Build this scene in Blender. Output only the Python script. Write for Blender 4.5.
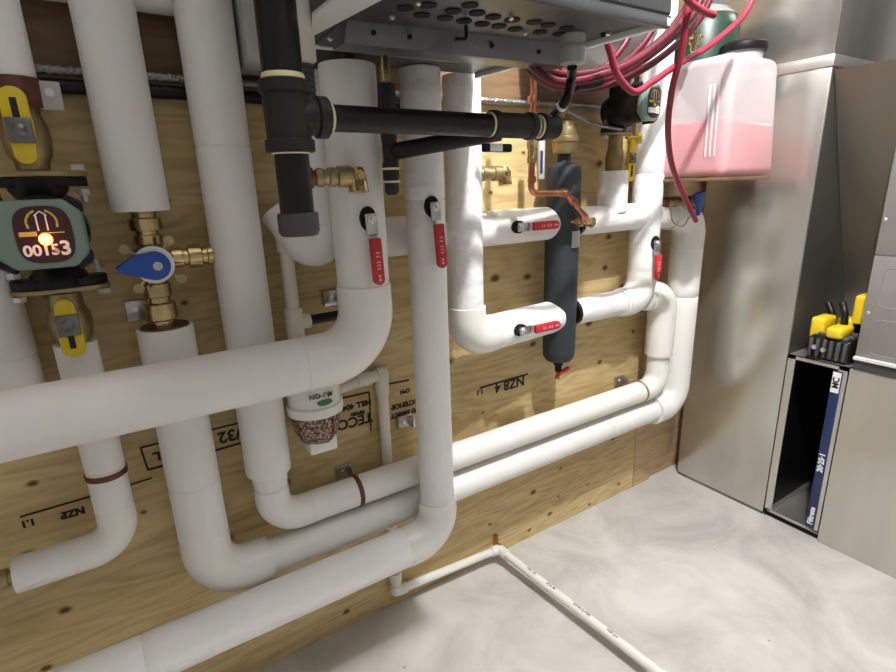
import bpy, bmesh, math, random
from mathutils import Vector as V, Matrix
random.seed(4)
for o in list(bpy.data.objects): bpy.data.objects.remove(o)
K = 0.8                      # drawing units -> metres
SC = bpy.context.scene
COL = SC.collection
# ------------------------------------------------------------------ camera
ROT = Matrix(((0.84138, 0.17429, -0.51157), (-0.53955, 0.21636, -0.81368), (-0.03113, 0.96063, 0.27608)))
F = 521.447
CAM = V((0, -1.25, 1.261875))
cd = bpy.data.cameras.new('camera'); cam = bpy.data.objects.new('camera', cd); COL.objects.link(cam)
cd.sensor_width = 36; cd.lens = F/896*36; cd.clip_start = .02
cam.matrix_world = Matrix.Translation(CAM*K) @ ROT.to_4x4()
SC.camera = cam
# ------------------------------------------------------------------ light
SC.view_settings.view_transform = 'Standard'; SC.view_settings.look = 'None'
SC.view_settings.exposure = 0; SC.view_settings.gamma = 1
w = bpy.data.worlds.new('world'); SC.world = w; w.use_nodes = True
w.node_tree.nodes['Background'].inputs[0].default_value = (1, .985, .935, 1)
w.node_tree.nodes['Background'].inputs[1].default_value = .33
def lamp(name, loc, size, power, color, target=None, spot=None):
    l = bpy.data.lights.new(name, 'SPOT' if spot else 'POINT'); l.energy = power; l.color = color
    l.shadow_soft_size = size
    o = bpy.data.objects.new(name, l); COL.objects.link(o); o.location = V(loc)*K
    if spot: l.spot_size = math.radians(spot); l.spot_blend = .6
    if target: o.rotation_euler = (V(target)*K-o.location).to_track_quat('-Z', 'Y').to_euler()
    return o
lamp('ceiling_bulb', (.93, -.98, 2.42), .02, 98, (1, .99, .985))
# ------------------------------------------------------------------ pixel -> point helpers
def ray(x, y): return ROT @ V(((x-448)/F, -(y-336)/F, -1))
def W(x, y, Y): r = ray(x, y); return CAM + r*((Y-CAM.y)/r.y)
def WX(x, y, X): r = ray(x, y); return CAM + r*((X-CAM.x)/r.x)
def WZ(x, y, Z): r = ray(x, y); return CAM + r*((Z-CAM.z)/r.z)
# ------------------------------------------------------------------ materials
def mat(name, col, rough=.5, metal=0, bump=0, bscale=40, var=0, vscale=8, stretch=(1, 1, 1), coat=0, emis=None, dark=None, bdist=.004):
    m = bpy.data.materials.new(name); m.use_nodes = True; nt = m.node_tree; N = nt.nodes; L = nt.links
    p = N['Principled BSDF']; p.inputs['Base Color'].default_value = (*col, 1)
    p.inputs['Roughness'].default_value = rough; p.inputs['Metallic'].default_value = metal
    if coat: p.inputs['Coat Weight'].default_value = coat; p.inputs['Coat Roughness'].default_value = .15
    tc = N.new('ShaderNodeTexCoord'); mp = N.new('ShaderNodeMapping'); L.new(tc.outputs['Object'], mp.inputs[0])
    mp.inputs['Scale'].default_value = stretch
    if var:
        n = N.new('ShaderNodeTexNoise'); n.inputs['Scale'].default_value = vscale; n.inputs['Detail'].default_value = 6
        L.new(mp.outputs[0], n.inputs['Vector'])
        r = N.new('ShaderNodeValToRGB'); r.color_ramp.elements[0].position = .3; r.color_ramp.elements[1].position = .7
        d = dark or tuple(c*(1-var) for c in col)
        r.color_ramp.elements[0].color = (*d, 1); r.color_ramp.elements[1].color = (*[min(1, c*(1+var*.3)) for c in col], 1)
        L.new(n.outputs['Fac'], r.inputs[0]); L.new(r.outputs[0], p.inputs['Base Color'])
    if bump:
        n = N.new('ShaderNodeTexNoise'); n.inputs['Scale'].default_value = bscale; n.inputs['Detail'].default_value = 4
        L.new(mp.outputs[0], n.inputs['Vector'])
        b = N.new('ShaderNodeBump'); b.inputs['Strength'].default_value = bump; b.inputs['Distance'].default_value = bdist
        L.new(n.outputs['Fac'], b.inputs['Height']); L.new(b.outputs[0], p.inputs['Normal'])
    if emis: p.inputs['Emission Color'].default_value = (*emis[0], 1); p.inputs['Emission Strength'].default_value = emis[1]
    return m
M = dict(
 jacket=mat('insulation_jacket', (.80, .79, .755), .55, bump=.55, bscale=16, var=.05, vscale=5, bdist=.004),
 jacket_wrap=mat('wrinkled_jacket', (.84, .835, .82), .42, bump=.9, bscale=15, var=.03, vscale=5, bdist=.009, stretch=(1, 1, 1.6)),
 cover=mat('fitting_cover', (.80, .785, .74), .27, bump=.25, bscale=10, bdist=.003),
 cpvc=mat('cream_plastic', (.74, .70, .60), .35, var=.08),
 pvc=mat('white_plastic', (.8, .79, .74), .35, var=.08),
 iron=mat('black_iron', (.011, .0105, .010), .30, 0, bump=.3, bscale=60, var=.3, vscale=30),
 capsteel=mat('grey_steel_cap', (.075, .075, .075), .4, .5, bump=.3, bscale=60),
 castiron=mat('cast_iron', (.024, .022, .020), .5, 0, bump=.25, bscale=160, var=.2, bdist=.001),
 sealant=mat('yellow_sealant', (.75, .72, .42), .5),
 brass=mat('brass', (.66, .50, .25), .22, .95, bump=.3, bscale=50, var=.35, vscale=25),
 brass_dull=mat('dull_brass', (.42, .33, .17), .42, .85, bump=.4, bscale=60, var=.35, vscale=25),
 copper=mat('copper', (.62, .27, .15), .28, 1, var=.5, vscale=20, dark=(.25, .09, .05)),
 tarnish=mat('tarnished_copper', (.17, .07, .045), .45, .6, var=.4, vscale=30),
 steel=mat('steel', (.55, .55, .54), .3, 1, var=.2, vscale=20),
 darksteel=mat('dark_steel', (.20, .20, .20), .35, .9, var=.2, vscale=60),
 zinc=mat('zinc', (.72, .71, .68), .3, .9, var=.2),
 red=mat('red_grip', (.50, .022, .03), .42, bump=.2, bscale=60),
 pale_red=mat('pale_red_print', (.75, .35, .35), .5),
 yellow=mat('yellow_handle', (.78, .56, .02), .45, bump=.15, bscale=80, var=.12, vscale=20),
 blue=mat('blue_handle', (.01, .07, .36), .35),
 green=mat('green_housing', (.16, .24, .20), .42, bump=.2, bscale=120),
 black=mat('black_plastic', (.006, .006, .006), .38),
 hole=mat('dark_opening', (.004, .004, .004), .9),
 maroon=mat('maroon_plate', (.035, .008, .010), .3),
 white=mat('white_print', (.85, .85, .85), .5),
 yprint=mat('yellow_print', (.55, .48, .10), .5),
 led=mat('orange_led', (1, .25, .05), .5, emis=((1, .20, .03), 14)),
 ledcore=mat('led_core', (1, .7, .3), .5, emis=((1, .65, .3), 40)),
 chassis=mat('boiler_chassis', (.10, .105, .11), .38, .6, bump=.15, bscale=30, var=.25, vscale=5),
 bright=mat('bright_flange', (.80, .80, .78), .4, .15, var=.1),
 cabinet=mat('boiler_cabinet', (.07, .073, .076), .4, .3, var=.1),
 grey_box=mat('grey_box', (.42, .42, .39), .5, var=.06),
 ceiling_paint=mat('ceiling_paint', (.62, .62, .60), .9),
 foam=mat('slate_foam', (.034, .040, .046), .55, bump=.4, bscale=120, var=.15),
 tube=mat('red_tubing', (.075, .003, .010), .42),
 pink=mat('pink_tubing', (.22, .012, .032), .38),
 furnace=mat('furnace_grey', (.27, .26, .245), .5, .35, bump=.1, bscale=200, var=.06),
 navy=mat('navy_card', (.010, .026, .10), .45, var=.1),
 ink=mat('black_ink', (.02, .015, .012), .8),
 liquid=mat('pink_liquid', (.78, .025, .07), .3),
 tankgreen=mat('green_tank', (.008, .035, .02), .4, var=.1),
 greytank=mat('grey_tank', (.52, .52, .54), .22, .5, var=.08),
 oval=mat('green_oval', (.03, .16, .06), .5),
 rubber=mat('black_rubber', (.008, .008, .008), .4),
 whiteflex=mat('braided_steel', (.34, .33, .31), .35, .9, bump=.8, bscale=200),
 darkgrey=mat('dark_corrugated', (.07, .072, .075), .5),
)
for k_ in ('iron', 'castiron', 'rubber', 'black', 'tube', 'foam', 'darkgrey'): M[k_].node_tree.nodes['Principled BSDF'].inputs['Specular IOR Level'].default_value = .3
def wood(name, base, dark, knots=True, sc=1.0):
    m = bpy.data.materials.new(name); m.use_nodes = True; nt = m.node_tree; N = nt.nodes; L = nt.links
    p = N['Principled BSDF']; p.inputs['Roughness'].default_value = .6
    tc = N.new('ShaderNodeTexCoord')
    mp = N.new('ShaderNodeMapping'); mp.inputs['Scale'].default_value = (.8*sc, 1, 5.2*sc); L.new(tc.outputs['Object'], mp.inputs[0])
    n0 = N.new('ShaderNodeTexNoise'); n0.inputs['Scale'].default_value = 2.0; n0.inputs['Detail'].default_value = 2
    L.new(mp.outputs[0], n0.inputs['Vector'])
    # contour rings of a stretched noise field = cathedral grain
    mu = N.new('ShaderNodeMath'); mu.operation = 'MULTIPLY'; mu.inputs[1].default_value = 26; L.new(n0.outputs['Fac'], mu.inputs[0])
    fr = N.new('ShaderNodeMath'); fr.operation = 'PINGPONG'; fr.inputs[1].default_value = 1; L.new(mu.outputs[0], fr.inputs[0])
    n1 = N.new('ShaderNodeTexNoise'); n1.inputs['Scale'].default_value = 16; n1.inputs['Detail'].default_value = 8
    L.new(mp.outputs[0], n1.inputs['Vector'])
    mix = N.new('ShaderNodeMath'); mix.operation = 'MULTIPLY_ADD'; mix.inputs[1].default_value = .28
    L.new(fr.outputs[0], mix.inputs[0])
    m2 = N.new('ShaderNodeMath'); m2.operation = 'MULTIPLY'; m2.inputs[1].default_value = .75; L.new(n1.outputs['Fac'], m2.inputs[0])
    L.new(m2.outputs[0], mix.inputs[2])
    r = N.new('ShaderNodeValToRGB'); r.color_ramp.elements[0].position = .18; r.color_ramp.elements[1].position = .62
    r.color_ramp.elements[0].color = (*dark, 1); r.color_ramp.elements[1].color = (*base, 1)
    L.new(mix.outputs[0], r.inputs[0])
    out = r.outputs[0]
    # slow patches of tone
    n3 = N.new('ShaderNodeTexNoise'); n3.inputs['Scale'].default_value = 1.6; L.new(mp.outputs[0], n3.inputs['Vector'])
    r3 = N.new('ShaderNodeValToRGB'); r3.color_ramp.elements[0].position = .35; r3.color_ramp.elements[1].position = .65
    r3.color_ramp.elements[0].color = (.82, .78, .72, 1); r3.color_ramp.elements[1].color = (1, 1, 1, 1)
    L.new(n3.outputs['Fac'], r3.inputs[0])
    mm = N.new('ShaderNodeMix'); mm.data_type = 'RGBA'; mm.blend_type = 'MULTIPLY'; mm.inputs[0].default_value = 1
    L.new(out, mm.inputs[6]); L.new(r3.outputs[0], mm.inputs[7]); out = mm.outputs[2]
    if knots:
        sx = N.new('ShaderNodeSeparateXYZ'); L.new(tc.outputs['Object'], sx.inputs[0])
        cx = N.new('ShaderNodeCombineXYZ'); L.new(sx.outputs[0], cx.inputs[0]); L.new(sx.outputs[2], cx.inputs[1])
        mp2 = N.new('ShaderNodeMapping'); mp2.inputs['Scale'].default_value = (1, 1.5, 1); L.new(cx.outputs[0], mp2.inputs[0])
        v = N.new('ShaderNodeTexVoronoi'); v.voronoi_dimensions = '2D'; v.inputs['Scale'].default_value = 7.5; L.new(mp2.outputs[0], v.inputs['Vector'])
        nk = N.new('ShaderNodeTexNoise'); nk.inputs['Scale'].default_value = 40; L.new(tc.outputs['Object'], nk.inputs['Vector'])
        ad = N.new('ShaderNodeMath'); ad.operation = 'MULTIPLY_ADD'; ad.inputs[1].default_value = .05
        sc_ = N.new('ShaderNodeSeparateColor'); L.new(v.outputs['Color'], sc_.inputs[0])
        gt_ = N.new('ShaderNodeMath'); gt_.operation = 'GREATER_THAN'; gt_.inputs[1].default_value = .52; L.new(sc_.outputs[0], gt_.inputs[0])
        sz_ = N.new('ShaderNodeMath'); sz_.operation = 'ADD'; sz_.inputs[1].default_value = .45; L.new(sc_.outputs[1], sz_.inputs[0])
        dv_ = N.new('ShaderNodeMath'); dv_.operation = 'DIVIDE'; L.new(v.outputs['Distance'], dv_.inputs[0]); L.new(sz_.outputs[0], dv_.inputs[1])
        sm_ = N.new('ShaderNodeMath'); sm_.operation = 'ADD'; L.new(gt_.outputs[0], sm_.inputs[0]); L.new(dv_.outputs[0], sm_.inputs[1])
        L.new(nk.outputs['Fac'], ad.inputs[0]); L.new(sm_.outputs[0], ad.inputs[2])
        rk = N.new('ShaderNodeValToRGB'); rk.color_ramp.elements[0].position = .065; rk.color_ramp.elements[1].position = .125
        rk.color_ramp.elements[0].color = (.20, .13, .08, 1); rk.color_ramp.elements[1].color = (1, 1, 1, 1)
        e = rk.color_ramp.elements.new(.085); e.color = (.55, .42, .3, 1)
        L.new(ad.outputs[0], rk.inputs[0])
        m4 = N.new('ShaderNodeMix'); m4.data_type = 'RGBA'; m4.blend_type = 'MULTIPLY'; m4.inputs[0].default_value = 1
        L.new(out, m4.inputs[6]); L.new(rk.outputs[0], m4.inputs[7]); out = m4.outputs[2]
    L.new(out, p.inputs['Base Color'])
    b = N.new('ShaderNodeBump'); b.inputs['Strength'].default_value = .25; b.inputs['Distance'].default_value = .002
    L.new(mix.outputs[0], b.inputs['Height']); L.new(b.outputs[0], p.inputs['Normal'])
    return m
M['ply'] = wood('plywood', (.67, .52, .26), (.44, .31, .135))
M['ply_brown_shaded'] = wood('shaded_brown_board', (.20, .12, .06), (.13, .07, .033), False)  # brown board, colour darkened further to include the shade up by the boiler
M['stud'] = wood('pine_stud', (.62, .46, .27), (.45, .30, .15), False)
def concrete():
    m = bpy.data.materials.new('concrete'); m.use_nodes = True; nt = m.node_tree; N = nt.nodes; L = nt.links
    p = N['Principled BSDF']; p.inputs['Roughness'].default_value = .7
    tc = N.new('ShaderNodeTexCoord')
    a = N.new('ShaderNodeTexNoise'); a.inputs['Scale'].default_value = 3.5; a.inputs['Detail'].default_value = 9; a.inputs['Roughness'].default_value = .62; a.inputs['Distortion'].default_value = .6
    L.new(tc.outputs['Object'], a.inputs['Vector'])
    r = N.new('ShaderNodeValToRGB'); r.color_ramp.elements[0].position = .33; r.color_ramp.elements[1].position = .66
    r.color_ramp.elements[0].color = (.37, .355, .335, 1); r.color_ramp.elements[1].color = (.62, .60, .57, 1)
    L.new(a.outputs['Fac'], r.inputs[0])
    s = N.new('ShaderNodeTexVoronoi'); s.inputs['Scale'].default_value = 11; L.new(tc.outputs['Object'], s.inputs['Vector'])
    rs = N.new('ShaderNodeValToRGB'); rs.color_ramp.elements[0].position = .02; rs.color_ramp.elements[1].position = .045
    rs.color_ramp.elements[0].color = (.25, .24, .22, 1); rs.color_ramp.elements[1].color = (1, 1, 1, 1)
    L.new(s.outputs['Distance'], rs.inputs[0])
    mm = N.new('ShaderNodeMix'); mm.data_type = 'RGBA'; mm.blend_type = 'MULTIPLY'; mm.inputs[0].default_value = .8
    L.new(r.outputs[0], mm.inputs[6]); L.new(rs.outputs[0], mm.inputs[7])
    L.new(mm.outputs[2], p.inputs['Base Color'])
    b = N.new('ShaderNodeBump'); b.inputs['Strength'].default_value = .4; b.inputs['Distance'].default_value = .004
    L.new(a.outputs['Fac'], b.inputs['Height']); L.new(b.outputs[0], p.inputs['Normal'])
    return m
M['concrete'] = concrete()
def galv(name, col, r0=.28, r1=.5):
    m = bpy.data.materials.new(name); m.use_nodes = True; nt = m.node_tree; N = nt.nodes; L = nt.links
    p = N['Principled BSDF']; p.inputs['Metallic'].default_value = .88
    tc = N.new('ShaderNodeTexCoord')
    mp = N.new('ShaderNodeMapping'); mp.inputs['Scale'].default_value = (1.6, 1.6, .22); L.new(tc.outputs['Object'], mp.inputs[0])
    a = N.new('ShaderNodeTexNoise'); a.inputs['Scale'].default_value = 5; a.inputs['Detail'].default_value = 2; a.inputs['Roughness'].default_value = .5
    L.new(mp.outputs[0], a.inputs['Vector'])
    r = N.new('ShaderNodeValToRGB'); r.color_ramp.elements[0].position = .35; r.color_ramp.elements[1].position = .65
    r.color_ramp.elements[0].color = (*[c*.92 for c in col], 1); r.color_ramp.elements[1].color = (*[min(1, c*1.1) for c in col], 1)
    L.new(a.outputs['Fac'], r.inputs[0]); L.new(r.outputs[0], p.inputs['Base Color'])
    mr = N.new('ShaderNodeMapRange'); mr.inputs['To Min'].default_value = r0; mr.inputs['To Max'].default_value = r1
    L.new(a.outputs['Fac'], mr.inputs['Value']); L.new(mr.outputs[0], p.inputs['Roughness'])
    c = N.new('ShaderNodeTexNoise'); c.inputs['Scale'].default_value = 3; L.new(tc.outputs['Object'], c.inputs['Vector'])
    b = N.new('ShaderNodeBump'); b.inputs['Strength'].default_value = .35; b.inputs['Distance'].default_value = .012
    L.new(c.outputs['Fac'], b.inputs['Height']); L.new(b.outputs[0], p.inputs['Normal'])
    return m
M['galv'] = galv('galvanized_sheet', (.58, .565, .52), .22, .29)
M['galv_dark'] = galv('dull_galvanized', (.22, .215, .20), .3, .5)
M['galv_light'] = galv('pale_galvanized', (.64, .62, .575), .35, .5)
def translucent():
    m = bpy.data.materials.new('milky_plastic'); m.use_nodes = True; nt = m.node_tree; N = nt.nodes; L = nt.links
    p = N['Principled BSDF']; p.inputs['Base Color'].default_value = (.9, .89, .9, 1); p.inputs['Roughness'].default_value = .28
    t = N.new('ShaderNodeBsdfTransparent'); mx = N.new('ShaderNodeMixShader'); mx.inputs[0].default_value = .42
    L.new(t.outputs[0], mx.inputs[1]); L.new(p.outputs[0], mx.inputs[2]); L.new(mx.outputs[0], N['Material Output'].inputs[0])
    return m
M['milky'] = translucent()
def clearbowl():
    m = bpy.data.materials.new('bead_bowl'); m.use_nodes = True; nt = m.node_tree; N = nt.nodes; L = nt.links
    p = N['Principled BSDF']; p.inputs['Roughness'].default_value = .25
    tc = N.new('ShaderNodeTexCoord'); v = N.new('ShaderNodeTexVoronoi'); v.inputs['Scale'].default_value = 180
    L.new(tc.outputs['Object'], v.inputs['Vector'])
    r = N.new('ShaderNodeValToRGB'); r.color_ramp.elements[0].position = .25; r.color_ramp.elements[1].position = .6
    r.color_ramp.elements[0].color = (.50, .38, .30, 1); r.color_ramp.elements[1].color = (.12, .055, .035, 1)
    L.new(v.outputs['Distance'], r.inputs[0]); L.new(r.outputs[0], p.inputs['Base Color'])
    b = N.new('ShaderNodeBump'); b.inputs['Strength'].default_value = .8; b.inputs['Distance'].default_value = .004; b.invert = True
    L.new(v.outputs['Distance'], b.inputs['Height']); L.new(b.outputs[0], p.inputs['Normal'])
    return m
M['beads'] = clearbowl()
# ------------------------------------------------------------------ mesh building
def basis(d):
    d = d.normalized(); a = V((0, 0, 1)) if abs(d.z) < .9 else V((0, 1, 0))
    u = d.cross(a).normalized(); return u, d.cross(u).normalized()
class MB:
    def __init__(s): s.bm = bmesh.new()
    def sweep(s, pts, rs, n=28, cap=True):
        pts = [V(p) for p in pts]; bm = s.bm
        if not hasattr(rs, '__len__'): rs = [rs]*len(pts)
        d = (pts[1]-pts[0]).normalized(); u, v = basis(d); rings = []
        for i, p in enumerate(pts):
            t0 = (pts[i]-pts[i-1]).normalized() if i and (pts[i]-pts[i-1]).length > 1e-7 else None
            t1 = (pts[i+1]-pts[i]).normalized() if i < len(pts)-1 and (pts[i+1]-pts[i]).length > 1e-7 else None
            t = t0 or t1 or d
            if t0 and t1: t = (t0+t1).normalized()
            q = d.rotation_difference(t); u = q @ u; v = q @ v; d = t
            rings.append([bm.verts.new(p+(u*math.cos(a)+v*math.sin(a))*rs[i]) for a in [2*math.pi*k/n for k in range(n)]])
        for a, b in zip(rings, rings[1:]):
            for k in range(n): bm.faces.new((a[k], a[(k+1) % n], b[(k+1) % n], b[k]))
        if cap:
            bm.faces.new(rings[0][::-1]); bm.faces.new(rings[-1])
        return s
    def lathe(s, p, axis, prof, n=28, cap=True):
        axis = V(axis).normalized(); p = V(p)
        u, v = basis(axis); bm = s.bm; rings = []
        for t, r in prof:
            rings.append([bm.verts.new(p+axis*t+(u*math.cos(a)+v*math.sin(a))*max(r, 1e-4)) for a in [2*math.pi*(k+.5)/n for k in range(n)]])
        for a, b in zip(rings, rings[1:]):
            for k in range(n): bm.faces.new((a[k], a[(k+1) % n], b[(k+1) % n], b[k]))
        if cap: bm.faces.new(rings[0][::-1]); bm.faces.new(rings[-1])
        return s
    def box(s, lo, hi, bev=0, seg=2):
        lo, hi = V(lo), V(hi); b = bmesh.new(); bmesh.ops.create_cube(b, size=1)
        for v in b.verts: v.co = V([(lo[i]+hi[i])/2 + v.co[i]*(hi[i]-lo[i]) for i in range(3)])
        if bev: bmesh.ops.bevel(b, geom=b.edges[:], offset=bev, segments=seg, affect='EDGES', profile=.5)
        return s.merge(b)
    def obox(s, c, axes, size, bev=0, seg=2):
        b = bmesh.new(); bmesh.ops.create_cube(b, size=1); c = V(c); ax = [V(a).normalized() for a in axes]
        for v in b.verts: v.co = V([v.co[i]*size[i] for i in range(3)])
        if bev: bmesh.ops.bevel(b, geom=b.edges[:], offset=bev, segments=seg, affect='EDGES', profile=.5)
        for v in b.verts: v.co = c + ax[0]*v.co.x + ax[1]*v.co.y + ax[2]*v.co.z
        return s.merge(b)
    def merge(s, b):
        bmesh.ops.recalc_face_normals(b, faces=b.faces[:])
        me = bpy.data.meshes.new('t'); b.to_mesh(me); b.free(); s.bm.from_mesh(me); bpy.data.meshes.remove(me); return s
    def prism(s, poly, o, u, v, n, d, bev=0):
        b = bmesh.new(); o, u, v, n = V(o), V(u), V(v), V(n).normalized()
        a = [b.verts.new(o+u*x+v*y) for x, y in poly]; c = [b.verts.new(q.co+n*d) for q in a]
        b.faces.new(a); b.faces.new(c[::-1]); k = len(poly)
        for i in range(k): b.faces.new((a[i], c[i], c[(i+1) % k], a[(i+1) % k]))
        bmesh.ops.recalc_face_normals(b, faces=b.faces[:])
        if bev: bmesh.ops.bevel(b, geom=b.edges[:], offset=bev, segments=2, affect='EDGES', profile=.5)
        return s.merge(b)
    def hull8(s, pts, bev=0):   # pts: 4 bottom then 4 top
        b = bmesh.new(); q = [b.verts.new(V(p)) for p in pts]
        for f in ((0, 1, 2, 3), (4, 5, 6, 7), (0, 1, 5, 4), (1, 2, 6, 5), (2, 3, 7, 6), (3, 0, 4, 7)): b.faces.new([q[i] for i in f])
        bmesh.ops.recalc_face_normals(b, faces=b.faces[:])
        if bev: bmesh.ops.bevel(b, geom=b.edges[:], offset=bev, segments=4, affect='EDGES', profile=.5)
        return s.merge(b)
    def build(s, name, m, parent=None, label=None, cat=None, group=None, kind=None, angle=38):
        bmesh.ops.recalc_face_normals(s.bm, faces=s.bm.faces[:])
        if parent is not None: off = V(parent['_o'])
        else:
            zs = [v.co for v in s.bm.verts]; off = V((sum(c.x for c in zs)/len(zs), sum(c.y for c in zs)/len(zs), min(c.z for c in zs)))
        for v in s.bm.verts: v.co = (v.co-off)*K
        me = bpy.data.meshes.new(name); s.bm.to_mesh(me); s.bm.free()
        me.polygons.foreach_set('use_smooth', [True]*len(me.polygons)); me.set_sharp_from_angle(angle=math.radians(angle))
        me.materials.append(M[m] if isinstance(m, str) else m)
        o = bpy.data.objects.new(name, me); COL.objects.link(o); o['_o'] = tuple(off)
        if parent is not None: o.parent = parent
        else: o.location = off*K
        tag(o, label, cat, group, kind); return o
def tag(o, label=None, cat=None, group=None, kind=None):
    if label: o['label'] = label
    if cat: o['category'] = cat
    if group: o['group'] = group
    if kind: o['kind'] = kind
    return o
def thing(name, label, cat, loc, group=None):
    o = bpy.data.objects.new(name, None); COL.objects.link(o); o.location = V(loc)*K; o['_o'] = tuple(V(loc)); o.empty_display_size = .05
    return tag(o, label, cat, group)
def text(parent, name, m, string, o, u, v, size, depth=.0006, align='CENTER', bold=.0, label=None, kind=None):
    """lettering whose baseline runs along u with its up along v"""
    c = bpy.data.curves.new('t', 'FONT'); c.body = string; c.size = size; c.align_x = align; c.align_y = 'CENTER'; c.extrude = depth; c.offset = bold
    t = bpy.data.objects.new('t', c); COL.objects.link(t)
    me = bpy.data.meshes.new_from_object(t.evaluated_get(bpy.context.evaluated_depsgraph_get()))
    bpy.data.objects.remove(t)
    u = V(u).normalized(); v = V(v); v = (v-u*v.dot(u)).normalized(); n = u.cross(v); off = V(parent['_o'])
    for q in me.vertices: q.co = (V(o)+u*q.co.x+v*q.co.y+n*q.co.z-off)*K
    me.materials.append(M[m]); me.name = name
    ob = bpy.data.objects.new(name, me); COL.objects.link(ob); ob.parent = parent; ob['_o'] = tuple(off)
    return tag(ob, label, kind=kind)
def arc(P0, P, P1, R, n=10):
    a = (P0-P).normalized(); b = (P1-P).normalized(); ang = a.angle(b); t = R/math.tan(ang/2)
    A = P+a*t; B = P+b*t; c = P+(a+b).normalized()*(R/math.sin(ang/2)); out = []
    va = A-c; vb = B-c; tot = va.angle(vb); ax = va.cross(vb).normalized()
    for k in range(n+1): out.append(c+Matrix.Rotation(tot*k/n, 3, ax) @ va)
    return out, t
def fillet(pts, R, n=10):
    pts = [V(p) for p in pts]; out = [pts[0]]
    for i in range(1, len(pts)-1): out += arc(pts[i-1], pts[i], pts[i+1], R, n)[0]
    return out+[pts[-1]]
def resample_bezier(pts, n=10):
    pts = [V(p) for p in pts]; out = []
    P = [pts[0]*2-pts[1]]+pts+[pts[-1]*2-pts[-2]]
    for i in range(1, len(P)-2):
        for k in range(n):
            t = k/n; a, b, c, d = P[i-1], P[i], P[i+1], P[i+2]
            out.append(.5*((2*b)+(c-a)*t+(2*a-5*b+4*c-d)*t*t+(3*b-a-3*c+d)*t**3))
    return out+[pts[-1]]
def sleeve(mb, a, b, r, step=.9, phase=.4):
    """a run of insulation with fine butt joints"""
    a, b = V(a), V(b); L = (b-a).length; d = (b-a)/L; ts = [(0, r*.985), (.003, r)]
    t = phase
    while t < L-.03:
        ts += [(t-.0035, r), (t, r-.0022), (t+.0035, r*1.003), (t+.03, r*1.003), (t+.034, r)]; t += step
    ts += [(L-.003, r), (L, r*.985)]
    full = []
    for (t0, r0), (t1, r1) in zip(ts, ts[1:]):
        full.append((t0, r0))
        m = int((t1-t0)/.05)
        for k in range(1, m): full.append((t0+(t1-t0)*k/m, r0+(r1-r0)*k/m))
    full.append(ts[-1])
    mb.sweep([a+d*t for t, _ in full], [q*(1+random.uniform(-.006, .006)) for _, q in full], 36)
def run(name, label, pts, r, R=None, group=None, m='jacket', covers=True, phase=.4, lead=.03, cr=1.03, root=None, cat='pipe', m2='cover'):
    pts = [V(p) for p in pts]; R = R or r*1.7
    if root is None:
        b = min(pts, key=lambda p: p.z); root = thing(name, label, cat, (b.x, b.y, b.z), group)
    cur = pts[0]; rr = r if hasattr(r, '__len__') else [r]*(len(pts)-1)
    for i in range(1, len(pts)):
        if i < len(pts)-1:
            a, t = arc(pts[i-1], pts[i], pts[i+1], R, 12)
            end = a[0]
        else: end = pts[i]
        sleeve_mb = MB(); sleeve(sleeve_mb, cur, end, rr[i-1], phase=phase); sleeve_mb.build('insulation_sleeve', m, root)
        if i < len(pts)-1:
            d0 = (pts[i]-pts[i-1]).normalized(); d1 = (pts[i+1]-pts[i]).normalized(); q = max(rr[i-1], rr[i])*cr
            path = [a[0]-d0*lead]+a+[a[-1]+d1*lead]
            e = MB().sweep(path, [q*.985]+[q]*(len(path)-2)+[q*.985], 36)
            e.build('elbow_cover', m2, root); cur = a[-1]
    return root
UX, UY, UZ = V((1, 0, 0)), V((0, 1, 0)), V((0, 0, 1))
# ------------------------------------------------------------------ the setting
zsplit = 1.475
wall = MB().box((-1.6, 0, 0), (1.689, .03, zsplit)).build('wall_back', 'ply', kind='structure')
MB().box((-1.6, -.006, zsplit+.004), (1.93, .03, 2.7)).build('wall_back_upper', 'ply_brown_shaded', kind='structure')
MB().box((1.694, 0, 0), (1.80, .04, zsplit)).box((1.804, .012, 0), (2.7, .04, zsplit)).build('trim_1', 'stud', kind='structure')
MB().box((-3, -3.6, 2.62), (3.2, .05, 2.68)).build('ceiling', 'ceiling_paint', kind='structure')
MB().box((-1.6, -3.2, -.05), (3.2, .05, 0)).build('floor', 'concrete', kind='structure')
# stamped lettering on the plywood (upside down, as the sheet was mounted)
def stamp(lines, bars, name='stamp_lettering'):
    for s, (px, py), size in lines:
        p = W(px, py, -.0008); text(wall, name, 'ink', s, p, -UX, -UZ, size, .0004, bold=.0012)
    for (a, b, th) in bars:
        p, q = W(*a, -.001), W(*b, -.001); d = (q-p); n = UY.cross(d).normalized()
        MB().obox((p+q)/2, (d, n, UY), (d.length, th, .0012)).build('stamp_border', 'ink', wall)
stamp([('TECO', (355, 421), .040), ('TESTED', (358, 413), .012), ('MILL 404', (357, 405), .022),
       ('APPD DIRECT', (408, 412), .018), ('EXTERIOR', (405, 404), .020), ('CBH', (405, 391), .016)],
      [((343, 398), (369, 392), .005), ((369, 392), (371, 431), .004), ((389, 384), (409, 380), .005)])
stamp([('NZ8 4', (510, 384), .046), ('1.1', (480, 392), .022)], [((480, 388), (528, 374), .006)])
stamp([('NZR', (72, 513), .022), ('1.1', (28, 523), .02)], [((20, 517), (92, 496), .004)])
stamp([('15/32', (238, 433), .040), ('L', (157, 456), .03)], [((140, 448), (262, 417), .004), ((148, 470), (272, 434), .005), ((141, 449), (148, 470), .004), ((94, 497), (152, 478), .003)])
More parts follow.
